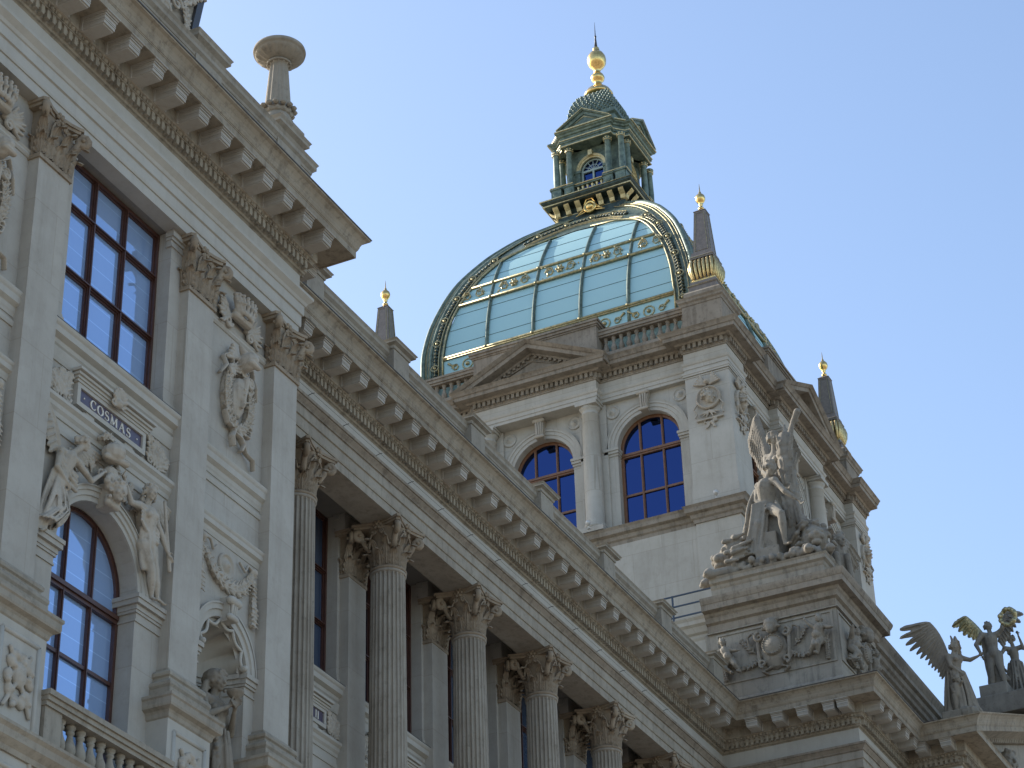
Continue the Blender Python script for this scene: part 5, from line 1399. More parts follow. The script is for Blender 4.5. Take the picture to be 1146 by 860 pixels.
    for z in (37.2, 37.85): q = 3.82; 
    vs = []; fs = []
    zz2 = [39.97+.0985*i for i in range(8)]
    for z in zz2: q = hb(z); vs += [(-q, dw(z)+.01, z), (q, dw(z)+.01, z)]
    for i in range(7): fs.append((2*i, 2*i+1, 2*i+3, 2*i+2))
    b.add(vs, fs, True); b.box((-3.82, 4.48, 37.2), (3.82, 4.535, 37.86)); b.cur = 1; rnd = random.Random(9)
    for c in (-3.0, -1.57, 0, 1.57, 3.0):
        z = 40.31; hbz = .62 if abs(c) < 2 else .38
        o = dw(z)+.04
        if abs(c) < 2: 
            for t in range(6): a = t*PI/3; b.cap((c, o+.02, z), (c+.11*math.cos(a), o+.05, z+.11*math.sin(a)), .045, .04, seg=6)
            b.ball((c, o+.06, z), .06, seg=8)
        for s in (-1, 1):
            P = []; 
            for j in range(9): t = j/8*1.4*2*PI; q = .16*(1-.55*j/8); P.append((c+s*(hbz*.58+q*math.cos(t)), o+.02, z+q*1.1*math.sin(t)))
            b.tube(P, .028, seg=5)
            for j in range(5): b.ball((c+s*rnd.uniform(.18, hbz), o+.01, z+rnd.uniform(-.22, .22)), rnd.uniform(.03, .05), seg=6)
        z = 37.53; o = 4.545
        b.tube([(c+.17*math.cos(t), o, z+.17*math.sin(t)) for t in [j*PI/6 for j in range(12)]], .028, seg=5, closed=True); b.ball((c, o+.01, z), .07, seg=8)
        for s in (-1, 1):
            P = []
            for j in range(9): t = j/8*1.3*2*PI; q = .12*(1-.5*j/8); P.append((c+s*(.42+q*math.cos(t)), o+.01, z-.02+q*math.sin(t)))
            b.tube(P, .025, seg=5); b.cap((c+s*.5, o, z+.05), (c+s*.64, o+.02, z+.16), .03, .04)
    fix(b, fr_); b.part('ornament_band', [M['dglass'], M['goldw']], dome)
    # panes, one by one, with the lap lines of the sheets
    edges = [-9, -2.355, -.785, .785, 2.355, 9]
    for z0, z1, nz, laps in ((37.95, 39.97, 10, (38.38, 38.98, 39.6)), (40.66, 42.49, 14, (41.15, 41.8))):
        for c in range(5):
            b = PB(); vs = []; fs = []; rows = []
            for i in range(nz+1):
                z = z0+(z1-z0)*i/nz; q = max(.001, hb(min(z, 42.499))); a = max(edges[c], -q); e = min(edges[c+1], q)
                if e-a > .02: rows.append((z, a, e))
            if len(rows) < 2: continue
            for z, a, e in rows:
                for t in range(4): vs.append((a+(e-a)*t/3, dw(z)-.02, z))
            for i in range(len(rows)-1):
                for t in range(3): fs.append((i*4+t, i*4+t+1, (i+1)*4+t+1, (i+1)*4+t))
            b.add(vs, fs, True); b.cur = 1
            for z in laps:
                q = hb(z); a = max(edges[c], -q); e = min(edges[c+1], q)
                if e-a > .1 and z0 < z < rows[-1][0]: b.tube([(a, dw(z)-.015, z), (e, dw(z)-.015, z)], .007, seg=4)
            b.cur = 0
            fix(b, fr_); b.part('glass_pane', [M['dglass'], M['patinad']], dome)
for k in range(4): dome_face(k, k < 2)

# ------------------------------------------------------------------ lantern on the dome
LX, LY = 58.0, 24.0
lan = PB()
def sq(h): return [(LX-h, LY+h), (LX-h, LY-h), (LX+h, LY-h), (LX+h, LY+h)]
lan.sweep(sq(1.15), [(-1, 43.9), (.0, 43.9), (.05, 44.0), (.05, 44.4), (-1, 44.4)], closed=True)
lan.sweep(sq(1.15), [(-1, 44.4), (.02, 44.4), (.02, 44.72), (-1, 44.72)], closed=True)
lan.sweep(sq(1.15), [(-1, 44.72), (.36, 44.72), (.38, 44.78), (.46, 44.86), (.48, 44.95), (-1, 44.97)], closed=True)
lan.sweep(sq(1.2), [(-1, 44.96), (.12, 44.96), (.12, 45.05), (.06, 45.08), (-1, 45.08)], closed=True)
lantern = lan.part('lantern', M['patinad'], pav)
def four(fn):
    for k in range(4):
        a = k*PI/2; n = Vector((-math.cos(a), -math.sin(a))); u = Vector((-n.y, n.x)); fn(F((LX, LY, 0), (u.x, u.y), (n.x, n.y)))
def lface(fr_):
    # consoles under the platform
    for i in range(7):
        u = -1.17+.39*i
        if i == 3: continue
        b = PB()
        for du in (-.07, -.035, 0, .035, .07): b.tube([(u+du, 1.17, 44.42), (u+du, 1.26, 44.44), (u+du, 1.30, 44.55), (u+du, 1.44, 44.66), (u+du, 1.48, 44.71)], .024, seg=5)
        fix(b, fr_); b.part('console', M['goldl'], lantern)
    b = PB(); b.lathe([(.24, 0), (.24, .06), (.19, .09), (.16, .05), (.13, .05), (.13, .10), (.08, .14), (.02, .15)], seg=16, mtx=Matrix.Translation((0, 1.26, 44.45)) @ Matrix.Rotation(-PI/2, 4, 'X'))
    for s in (-1, 1):
        for t in range(3): b.cap((s*.2, 1.27, 44.3+.1*t), (s*(.5-.08*t), 1.29, 44.22+.06*t), .03, .015, seg=6)
    b.tube([(-.20, 1.3, 44.55), (-.10, 1.34, 44.73), (.10, 1.34, 44.73), (.20, 1.3, 44.55)], .03, seg=5)
    fix(b, fr_); b.part('gilded_cartouche', M['gold'], lantern)
    # pedestals, balustrade, columns
    b = PB()
    for s in (-1, 1):
        for c, w in ((1.18, .17), (.70, .17)):
            b.box((s*c-w, .98, 45.08), (s*c+w, 1.32, 45.48)); b.box((s*c-w-.03, .95, 45.48), (s*c+w+.03, 1.35, 45.54)); b.box((s*c-w-.03, .95, 45.08), (s*c+w+.03, 1.35, 45.13))
            b.lathe([(.11, 0), (.11, .02), (.09, .03), (.02, .03)], seg=8, mtx=fr_.inverted() @ fr_ @ Matrix.Translation((s*c, 1.324, 45.30)) @ Matrix.Rotation(-PI/2, 4, 'X'))
    b.box((-.56, 1.12, 45.43), (.56, 1.28, 45.50)); b.box((-.56, 1.12, 45.08), (.56, 1.28, 45.13))
    fix(b, fr_); b.part('pedestal', M['patina'], lantern)
    b = PB()
    for i in range(6): b.lathe([(.04, 45.12), (.055, 45.2), (.03, 45.3), (.03, 45.34), (.05, 45.38), (.04, 45.44)], c=(-.42+.168*i, 1.2, 0), seg=8)
    b.tube([(-.56, 1.30, 45.50), (.56, 1.30, 45.50)], .02, seg=5); b.tube([(-1.35, 1.38, 45.55), (-.53, 1.38, 45.55)], .018, seg=5); b.tube([(1.35, 1.38, 45.55), (.53, 1.38, 45.55)], .018, seg=5)
    fix(b, fr_); b.part('gilded_balusters', M['goldl'], lantern)
    for s in (-1, 1):
        for c in (1.18, .70):
            if c > 1 and s > 0: continue
            b = PB(); b.lathe([(.13, 45.54), (.13, 45.58), (.11, 45.62), (.115, 46.1), (.095, 46.92), (.11, 46.94), (.10, 46.98), (.13, 47.05), (.15, 47.10)], c=(s*c, 1.18, 0), seg=14); fix(b, fr_); cc = b.part('column', M['patina'], lantern)
            b = PB(); b.tube([(s*c+.125*math.cos(t), 1.18+.125*math.sin(t), 46.97) for t in [j*PI/5 for j in range(10)]], .022, seg=5, closed=True)
            for j in range(8): t = j*PI/4; b.ball((s*c+.13*math.cos(t), 1.18+.13*math.sin(t), 47.04), .03, seg=6)
            fix(b, fr_); b.part('gilded_collar', M['goldl'], cc)
    # wall with arched window
    b = PB(); wall_arch(b, -.92, .92, 45.08, 47.12, 0, .42, 46.25, 45.2, .18); b.v = [v+Vector((0, .92, 0)) for v in b.v]; fix(b, fr_); wl = b.part('lantern_wall', M['patina'], lantern)
    f2 = fr_ @ Matrix.Translation((0, .92, 0))
    b = PB(); archivolt(b, 0, 46.25, .42, .54, 0, .09, bands=2, n=16); b.box((-.07, 0, 46.72), (.07, .16, 46.92)); fix(b, f2); b.part('gilded_archivolt', M['goldl'], wl)
    b = PB(); b.box((-.62, 0, 45.2), (-.43, .06, 46.15)); b.box((.43, 0, 45.2), (.62, .06, 46.15)); b.box((-.66, 0, 46.15), (-.40, .09, 46.25)); b.box((.40, 0, 46.15), (.66, .09, 46.25)); fix(b, f2); b.part('jamb', M['patina'], wl)
    b = PB(); t = .03
    b.box((-.42, -.12, 45.2), (-.36, -.07, 46.3)); b.box((.36, -.12, 45.2), (.42, -.07, 46.3)); b.box((-.03, -.12, 45.2), (.03, -.065, 46.25)); b.box((-.4, -.12, 46.2), (.4, -.06, 46.27))
    for a in (.5, 1.05, PI/2, PI-1.05, PI-.5): b.tube([(0, -.09, 46.26), (.40*math.cos(a), -.09, 46.26+.40*math.sin(a))], .014, seg=4)
    b.tube([(.2*math.cos(a), -.09, 46.26+.2*math.sin(a)) for a in [PI*j/8 for j in range(9)]], .012, seg=4); b.tube([(.39*math.cos(a), -.09, 46.26+.39*math.sin(a)) for a in [PI*j/10 for j in range(11)]], .03, seg=4)
    fix(b, f2); wn = b.part('window', M['pale'], wl)
    b = PB(); b.prism([(-.41, 45.2), (.41, 45.2)]+[(.41*math.cos(PI*j/12), 46.25+.41*math.sin(PI*j/12)) for j in range(13)], -.14, -.13); fix(b, f2); b.part('glass', M['glassP'], wn)
    # pediment
    b = PB()
    for s in (-1, 1):
        prof = [(.95, -.16), (1.44, -.16), (1.46, -.06), (1.52, -.04), (1.54, .02), (.9, .04)]
        k = len(prof); vs = [(0, o, 48.32+q) for o, q in prof]+[(s*.98, o, 47.72+q) for o, q in prof]
        b.add(vs, [tuple(range(k)), tuple(range(2*k-1, k-1, -1))]+[(i, (i+1)%k, k+(i+1)%k, k+i) for i in range(k)])
    b.prism([(-.9, 47.66), (.9, 47.66), (0, 48.2)], .9, 1.40); fix(b, fr_); pd = b.part('pediment', M['patina'], lantern)
    b = PB(); b.tube([(-.6, 1.41, 47.74), (.6, 1.41, 47.74), (0, 1.41, 48.08)], .018, seg=4, closed=True); fix(b, fr_); b.part('gilded_line', M['goldl'], pd); b = PB(); b.tube([(-.98, 1.56, 47.72), (0, 1.56, 48.33), (.98, 1.56, 47.72)], .016, seg=4); fix(b, fr_); b.part('gilded_line', M['goldl'], pd)
four(lface)
P0 = []
for k in range(4):
    a = k*PI/2; n = Vector((-math.cos(a), -math.sin(a))); u = Vector((-n.y, n.x)); C = Vector((LX, LY))
    for uu, oo in ((-.93, 1.22), (-.93, 1.38), (.93, 1.38), (.93, 1.22)): q = C+u*uu+n*oo; P0.append((q.x, q.y))
b = PB(); b.sweep(P0, [(-.6, 47.10), (-.02, 47.10), (-.02, 47.24), (.02, 47.26), (.02, 47.34), (-.01, 47.36), (-.01, 47.5), (.04, 47.52), (.06, 47.57), (.12, 47.60), (.14, 47.67), (-.6, 47.70)], closed=True); b.part('entablature', M['patina'], lantern)
for o, z, r in ((.03, 47.34, .018), (.15, 47.66, .02), (.0, 47.12, .018)):
    b = PB(); b.tube([(p[0]+(p[0]-LX)*o/1.3, p[1]+(p[1]-LY)*o/1.3, z) for p in P0], r*1.3, seg=4, closed=True); b.part('gilded_line', M['goldl'], lantern)
for h, z in ((1.64, 44.93), (1.33, 45.07), (1.18, 44.42), (1.56, 44.76)):
    b = PB(); b.tube([(p[0], p[1], z) for p in sq(h)], .030, seg=4, closed=True); b.part('gilded_line', M['goldl'], lantern)
# cap dome of the lantern, scaled with ribs, then the gilded finial
b = PB(); b.sweep(sq(.8), [(-.7, 47.7), (.08, 47.7), (.08, 48.28), (.16, 48.34), (.16, 48.46), (-.7, 48.5)], closed=True)
zz = [48.45+.1*i for i in range(15)]
def cw(z): t = min(1, max(0, (z-48.45)/1.4)); return .84*math.sqrt(max(.0, 1-t*t*.82))
vs = []; fs = []
for z in zz:
    w = cw(z); 
    for q in range(4):
        for t in range(6):
            a, c = [(-1, 1), (-1, -1), (1, -1), (1, 1)][q], [(-1, -1), (1, -1), (1, 1), (-1, 1)][q]
            vs.append((LX+w*(a[0]+(c[0]-a[0])*t/6), LY+w*(a[1]+(c[1]-a[1])*t/6), z))
for i in range(len(zz)-1):
    for j in range(24): fs.append((i*24+j, i*24+(j+1) % 24, (i+1)*24+(j+1) % 24, (i+1)*24+j))
fs.append(tuple((len(zz)-1)*24+j for j in range(24)))
b.add(vs, fs); cap_ = b.part('lantern_cap', M['patina'], lantern)
b = PB()
for i in range(12):
    z = 48.55+.1*i; w = cw(z)+.015
    for q in range(4):
        a, c = [(-1, 1), (-1, -1), (1, -1), (1, 1)][q], [(-1, -1), (1, -1), (1, 1), (-1, 1)][q]
        n = max(3, int(w*2/.15))
        for j in range(n): t = (j+.5*(i % 2)+.25)/n; b.ball((LX+w*(a[0]+(c[0]-a[0])*t), LY+w*(a[1]+(c[1]-a[1])*t), z), (.040, .040, .045), seg=6, rings=4)
b.part('copper_scales', M['patina'], cap_)
b = PB(); b.lathe([(.45, 49.85), (.50, 49.88), (.50, 49.95), (.46, 50.0), (.42, 50.1), (.30, 50.22), (.20, 50.3), (.14, 50.4), (.12, 50.5), (.16, 50.55), (.22, 50.62), (.24, 50.72), (.20, 50.82), (.12, 50.88), (.10, 51.0), (.13, 51.05), (.16, 51.12), (.24, 51.2), (.31, 51.32), (.33, 51.48), (.31, 51.62), (.24, 51.76), (.14, 51.86), (.10, 51.9), (.12, 51.96), (.10, 52.03), (.05, 52.08)], c=(LX, LY, 0), seg=24)
b.part('gilded_finial', M['gold'], lantern)
b = PB(); b.lathe([(.06, 52.05), (.035, 52.4), (.03, 52.5), (.045, 52.55), (.02, 52.6), (.004, 53.2)], c=(LX, LY, 0), seg=8); b.part('spike', M['lead'], lantern)

# ------------------------------------------------------------------ obelisks on the corners of the pavilion
def obelisk(x, y, z):
    t = empty('obelisk', (x, y, z)); S = lambda h: [(-h, h), (-h, -h), (h, -h), (h, h)]
    b = MB(); b.sweep(S(.56), [(-.5, 0), (.0, 0), (.0, .36), (-.03, .40), (-.06, .44), (-.5, .44)], closed=True); b.build('plinth', M['dtrim'], t)
    b = MB(); b.sweep(S(.43), [(-.4, .43), (.0, .43), (.0, .62), (.02, .64), (.02, .68), (-.03, .70), (-.03, .80), (-.4, .82)], closed=True); b.sweep(S(.30), [(-.3, .8), (.0, .8), (.0, 1.66), (-.3, 1.66)], closed=True); b.build('granite_base', M['granite'], t)
    b = MB()
    b.tube([(p[0], p[1], .66) for p in S(.455)], .016, seg=4, closed=True); b.sweep(S(.37), [(-.1, .82), (.0, .82), (.01, .86), (-.02, .89), (-.1, .9)], closed=True); b.box((-.29, -.29, .82), (.29, .29, 1.6))
    for q in range(4):
        a = q*PI/2; n = Vector((-math.cos(a), -math.sin(a), 0)); u = Vector((-n.y, n.x, 0))
        for i in range(6):
            c = -.29+.116*i; P = [u*c*.95+n*.26+Vector((0, 0, .88)), u*c*1.0+n*.335+Vector((0, 0, 1.0)), u*c*1.08+n*.385+Vector((0, 0, 1.18)), u*c*1.10+n*.40+Vector((0, 0, 1.36)), u*c*1.05+n*.37+Vector((0, 0, 1.52)), u*c+n*.31+Vector((0, 0, 1.62))]
            b.tube(P, [.03, .045, .053, .055, .048, .03], seg=6)
    b.build('gadrooned_base', M['gilt'], t)
    b = MB(); b.sweep(S(.33), [(-.3, 1.62), (.02, 1.62), (.03, 1.70), (.0, 1.74), (-.02, 1.86), (-.3, 1.88)], closed=True)
    z0, z1 = 1.86, 3.38
    b.add([(s*.265, q*.265, z0) for s, q in ((-1, 1), (-1, -1), (1, -1), (1, 1))]+[(s*.175, q*.175, z1) for s, q in ((-1, 1), (-1, -1), (1, -1), (1, 1))], [(0, 1, 5, 4), (1, 2, 6, 5), (2, 3, 7, 6), (3, 0, 4, 7)])
    b.add([(s*.195, q*.195, z1) for s, q in ((-1, 1), (-1, -1), (1, -1), (1, 1))]+[(0, 0, z1+.17)], [(0, 1, 4), (1, 2, 4), (2, 3, 4), (3, 0, 4), (3, 2, 1, 0)])
    sh = b.build('shaft', M['granite'], t)
    b = MB(); b.tube([(p[0], p[1], 1.68) for p in S(.362)], .014, seg=4, closed=True)
    for q in range(4):
        a = q*PI/2; n = Vector((-math.cos(a), -math.sin(a), 0)); u = Vector((-n.y, n.x, 0))
        b.tube([u*-.20+n*.268+Vector((0, 0, 1.93)), u*.20+n*.268+Vector((0, 0, 1.93)), u*.12+n*.186+Vector((0, 0, 3.30)), u*-.12+n*.186+Vector((0, 0, 3.30))], .008, seg=4, closed=True)
    b.build('gilded_edge', M['goldw'], sh)
    b = MB(); b.lathe([(.05, 3.50), (.085, 3.54), (.085, 3.58), (.045, 3.61), (.045, 3.66), (.07, 3.69), (.05, 3.73), (.10, 3.78), (.145, 3.87), (.15, 3.93), (.13, 4.01), (.07, 4.08), (.04, 4.10), (.04, 4.15), (.02, 4.18), (.004, 4.46)], seg=20); b.build('gilded_ball', M['gold'], t)
    return t
ob = obelisk(52.72, 18.78, 36.46)
G = 'obelisks on the corners of the dome pavilion'
tag(ob, 'brown obelisk with gilded ball and gadrooned base on the near corner beside the dome', 'obelisk', G)
for (x, y), l in (((63.32, 18.78), 'brown obelisk with gilded ball behind the side pediment, far right corner of the pavilion'), ((52.72, 29.38), 'brown obelisk with bright gilded ball rising behind the colonnade parapet, left of the dome')):
    c = ob.copy(); col.objects.link(c); c.location = (x, y, 36.46); tag(c, l, 'obelisk', G)
    for ch in ob.children: copy_tree(ch, c)
# far corner pier and fourth obelisk stand behind the dome, out of sight

# ------------------------------------------------------------------ brazier and carved gable on the end block
t = empty('stone_brazier', (25.92, 16.5, 23.55))
tag(t, 'stone bowl on a fluted shaft standing on the last post of the end block parapet', 'stone bowl')
b = MB(); b.box((-.33, -.33, 0), (.33, .33, .30)); b.box((-.29, -.29, .30), (.29, .29, .36)); b.lathe([(.29, .36), (.27, .44), (.22, .54), (.20, .62)], seg=16); b.build('base', M['trim'], t)
b = MB(); b.lathe([(.20, .58), (.23, .63), (.21, .70), (.20, .76), (.185, .86), (.14, 1.66), (.13, 1.80), (.16, 1.82), (.15, 1.87), (.13, 1.90)], seg=72, flute=12, fdep=.13)
for k in range(14): a = 2*PI*k/14; b.ball((.235*math.cos(a), .235*math.sin(a), .72), (.05, .05, .05), seg=6)
b.tube([(.16*math.cos(2*PI*k/16), .16*math.sin(2*PI*k/16), 1.84) for k in range(16)], .022, seg=6, closed=True)
b.build('shaft', M['trim'], t).scale = (1.18, 1.18, 1)
b = MB(); n = 72; vs = []; fs = []; pf = [(.13, 1.88), (.22, 1.90), (.34, 1.95), (.41, 2.01), (.435, 2.05), (.43, 2.08), (.465, 2.085), (.475, 2.13), (.465, 2.17), (.43, 2.18), (.38, 2.12), (.1, 2.06)]
for r, z in pf:
    for i in range(n): a = 2*PI*i/n; q = r*(1-.07*abs(math.sin(9*a))*(1.8 if .15 < r < .415 and z < 2.03 else 0)); vs.append((q*math.cos(a), q*math.sin(a), z))
for k in range(len(pf)-1):
    for i in range(n): fs.append((k*n+i, k*n+(i+1) % n, (k+1)*n+(i+1) % n, (k+1)*n+i))
fs.append(tuple((len(pf)-1)*n+i for i in range(n))); b.add(vs, fs, True); b.build('bowl', M['trim'], t).scale = (.94, .94, 1)
t.scale = (1, 1, .88)

# carved gable in the middle of the end block attic
b = PB(); b.prism([(20.0, 23.1), (22.95, 23.1), (23.30, 24.9), (23.35, 26.4), (19.8, 26.4)], 0, .5)
b.v = [Vector((v.x, 16.35+v.y, v.z)) for v in b.v]
gb = b.part('attic_gable', M['trim'])
b = PB(); b.prism([(22.91, 23.0), (23.05, 23.0), (23.43, 24.9), (23.46, 26.5), (23.31, 26.5), (23.28, 24.9)], -.06, .56); b.v = [Vector((v.x, 16.35+v.y, v.z)) for v in b.v]; b.part('gable_edge', M['lead'], gb)
b = MB(); rnd = random.Random(51)
for k in range(16): sprig(b, (22.2+rnd.uniform(-.5, .8), 23.3+rnd.uniform(0, 1.8)), rnd.uniform(.6, 2.2), .4, .14, .09, 4, rnd)
for k in range(4): scroll(b, 22.3+.3*k, 23.6+.3*k, .15, 0, 1.4, .04, .08)
fix(b, F((0, 16.36, 0), (1, 0), (0, -1))); world_carve(b, 'foliage_relief', M['carve'], .014, 1, gb)

# ------------------------------------------------------------------ portal pediment: tympanum
b = PB(); b.prism([(PX2+.1, 21.75), (66, 21.75), (66, 27.0), (PX2+.1, 21.85+SL*.3)], 0, .4); b.v = [Vector((v.x, PY2-.1+v.y, v.z)) for v in b.v]; ty = b.part('tympanum', M['panel'])
b = PB()
for k in range(70):
    x = 52.3+.2*k; z = 21.62+SL*(x-51.02)-.16
    if z < 21.95: continue
    b.box((x-.06, PY2-.28, z-.14), (x+.06, PY2-.09, z+.08))
b.part('dentil_course', M['corona'], ty)
b = MB(); rnd = random.Random(61)
head(b, (55.6, PY2-.25, 22.45), (-.7, -1, 0), .62, 'long', rnd); b.cap((55.6, PY2-.15, 22.2), (55.7, PY2-.1, 21.8), .2, .4)
b2 = MB(); garland(b2, [(54.3, 22.0), (55.1, 22.2), (56.4, 22.6)], .13, .05, rnd); b2.box((54.2, -.06, 21.8), (56.6, .10, 22.3)); fix(b2, F((0, PY2-.1, 0), (1, 0), (0, -1))); b.v = b.v[:0]+b.v; 
b.add(b2.v, b2.f)
world_carve(b, 'tympanum_relief', M['panel'], .02, 1, ty)

# ------------------------------------------------------------------ STATUES standing on the building (each a thing of its own)
# --- allegorical group on the platform at the corner of the pavilion
rnd = random.Random(71)
b = MB()
# rocks, steps and block under the seated man
for k in range(22):
    b.ball((49.9+rnd.uniform(.0, 1.2), 16.2+rnd.uniform(-.9, .9), 26.1+rnd.uniform(0, .5)), (rnd.uniform(.2, .45), rnd.uniform(.2, .45), rnd.uniform(.15, .4)), seg=8)
b.box((49.12, 16.22, 26.0), (50.0, 16.86, 26.62)); b.box((49.25, 16.3, 26.5), (50.2, 16.9, 27.1)); b.cap((49.75, 16.6, 26.8), (49.85, 16.62, 27.72), .42, .30)
b.cap((49.7, 17.3, 26.2), (49.75, 16.95, 27.1), .10, .08); b.cap((50.0, 15.9, 26.1), (49.8, 15.75, 27.0), .5, .3)
# seated man leaning forward, one leg stretched down
H = 3.1
J = dict(pelvis=(49.68, 16.64, 27.98), chest=(49.56, 16.54, 28.50), neck=(49.50, 16.46, 28.74), head=(49.42, 16.34, 28.96), shL=(49.66, 16.78, 28.66), elL=(49.60, 16.86, 28.22), wrL=(49.38, 16.60, 27.88),
  shR=(49.44, 16.27, 28.58), elR=(49.28, 15.98, 28.12), wrR=(49.30, 15.70, 27.84), hipL=(49.62, 16.76, 27.88), hipR=(49.58, 16.50, 27.90), knL=(49.24, 16.76, 27.36), knR=(49.06, 16.06, 27.40), anL=(49.34, 16.98, 26.75), anR=(49.16, 16.06, 26.62), toL=(49.2, 17.0, 26.62), toR=(49.02, 15.90, 26.52))
human(b, J, H, (-.35, -.85, -.35), 'short', rnd, bulk=1.0)
for i in range(16): t = i/15; fold(b, (49.42-.15*t, 16.55+.30*t, 28.05-.1*t), (49.16+.02*t, 16.72+.45*t, 26.55), .04, .06, .07, rnd)
for i in range(7): fold(b, (49.72, 16.92, 28.6-.1*i), (49.5, 17.12+.03*i, 27.7-.12*i), .04, .055, .08, rnd)
for i in range(5): fold(b, (49.45, 16.3, 28.02-.04*i), (49.25, 16.05, 27.3-.1*i), .03, .05, .05, rnd)
# draped tree trunk beside him
for k in range(12):
    t = k/11; b.cap((49.9+.05*math.sin(5*t), 16.04+.04*math.cos(7*t), 27.0+2.75*t), (49.9, 16.04, 27.25+2.75*t), .24-.03*t, .22-.03*t, seg=9)
    for q in range(3): a_ = rnd.uniform(2, 5); b.cap((49.9+.2*math.cos(a_), 16.04+.2*math.sin(a_), 27.1+2.7*t), (49.9+.26*math.cos(a_), 16.04+.26*math.sin(a_), 27.3+2.7*t), .05, .03, seg=6)
for i in range(9): fold(b, (49.75, 15.9, 28.3-.1*i), (49.55, 15.72-.02*i, 26.9+.05*i), .04, .06, .08, rnd)
# winged genius behind, arm and cloth thrown up
J = dict(pelvis=(50.15, 16.42, 28.75), chest=(50.12, 16.41, 29.45), neck=(50.10, 16.40, 29.84), head=(50.06, 16.38, 30.14), shL=(50.22, 16.66, 29.72), elL=(50.05, 16.72, 29.25), wrL=(49.85, 16.55, 29.0),
  shR=(50.08, 16.16, 29.74), elR=(50.03, 15.96, 30.10), wrR=(50.03, 15.82, 30.42), hipL=(50.2, 16.56, 28.65), hipR=(50.12, 16.3, 28.65), knL=(50.1, 16.56, 27.9), knR=(50.0, 16.3, 27.9), anL=(50.2, 16.56, 27.1), anR=(50.1, 16.3, 27.1), toL=(50.0, 16.56, 27.0), toR=(49.9, 16.3, 27.0))
human(b, J, 3.2, (-.55, -.8, .1), 'bun', rnd, female=True, bulk=1.05); drape(b, J, 3.2, 17, .03, rnd)
skirt(b, (50.15, 16.42, 29.0), (50.15, 16.4, 26.9), .34, .46, 24, .06, rnd)
for i in range(9): fold(b, (50.0+.02*i, 15.80+.03*i, 30.55-.05*i), (50.0, 16.12+.04*i, 29.2-.1*i), .055, .08, .06, rnd)
b.cap((50.03, 15.84, 30.4), (49.98, 15.66, 30.72), .06, .10)
wing(b, (50.42, 16.62, 29.2), (50.62, 16.98, 31.3), (0, .22, -1), .95, 15, .035, rnd, .25)
wing(b, (50.55, 16.2, 29.6), (51.0, 16.35, 31.0), (.4, -.2, -1), .8, 10, .035, rnd, .3)
# shield leaning at the left and a garland over the plinth
b.ball((49.6, 17.15, 26.55), (.12, .30, .42)); 
P = []
for k in range(10):
    t = k/9; q = Vector((49.12-.05*math.sin(PI*t), 17.35-2.1*t, 26.18-.0*t)); 
    for j in range(7): b.ball(q+Vector((rnd.uniform(-.1, .12), rnd.uniform(-.1, .1), rnd.uniform(-.06, .14))), rnd.uniform(.05, .10), seg=7)
def lion(b, c, f, s, rnd):
    """lying lion seen from the front: mane, muzzle, forepaws, back"""
    c = Vector(c); f = Vector(f).normalized(); sd = Vector((-f.y, f.x, 0)); U = Vector((0, 0, 1)); P = lambda a, d, e: c+sd*a*s+f*d*s+U*e*s
    rot = Matrix((sd, f, U)).transposed().to_4x4()
    b.ball(P(0, 0, .55), (.30*s, .30*s, .33*s), mtx=rot); b.ball(P(0, .26, .48), (.17*s, .17*s, .14*s), mtx=rot); b.ball(P(0, .40, .52), .07*s); b.ball(P(0, .30, .34), (.11*s, .12*s, .07*s))
    for q in (-1, 1):
        b.ball(P(q*.13, .22, .64), .06*s); b.ball(P(q*.22, .0, .86), .08*s); b.ball(P(q*.10, .36, .46), .08*s)
        b.cap(P(q*.2, -.1, .2), P(q*.22, .5, .06), .12*s, .09*s); b.ball(P(q*.22, .56, .07), .11*s)
        for t in range(3): b.ball(P(q*.22+(t-1)*.06, .64, .05), .045*s, seg=6)
    for k in range(60):
        a = rnd.uniform(0, 2*PI); e = rnd.uniform(-.25, .1); r = rnd.uniform(.28, .42)
        b.cap(P(r*math.cos(a), e+.12, .52+r*math.sin(a)), P(r*1.25*math.cos(a+.2), e-.08, .48+r*1.25*math.sin(a+.2)), .055*s, .03*s, seg=6)
    b.cap(P(0, -.2, .38), P(.05, -1.2, .32), .30*s, .26*s, seg=12); b.ball(P(.1, -1.2, .3), .3*s)
    for q in (-1, 1): b.ball(P(q*.22, -1.1, .24), (.14*s, .28*s, .24*s), mtx=rot)
lion(b, (49.40, 17.52, 26.0), (-.6, 1, 0), 1.28, rnd)
b.box((49.15, 15.15, 26.0), (49.8, 15.75, 26.14)); lion(b, (49.62, 15.46, 26.1), (-.9, -.45, 0), 1.2, rnd)
# seated winged sphinx on the side
b.cap((50.9, 15.30, 26.1), (50.8, 15.25, 26.9), .26, .2); head(b, (50.75, 15.15, 27.18), (-.6, -.8, 0), .42, 'long', rnd)
wing(b, (51.05, 15.3, 26.7), (51.5, 15.25, 27.6), (.3, -.05, -1), .9, 8, .03, rnd)
for q in (-1, 1): b.cap((50.65+.12*q, 15.1-.1*q, 26.7), (50.6+.14*q, 15.05-.1*q, 26.1), .09, .08)
o = world_carve(b, 'sculpture_group', M['statue'], .021, 1, loc=(49.9, 16.4, 26.0))
tag(o, 'weathered group of seated nude man, winged torch bearer and lions on the corner attic', 'sculpture group')

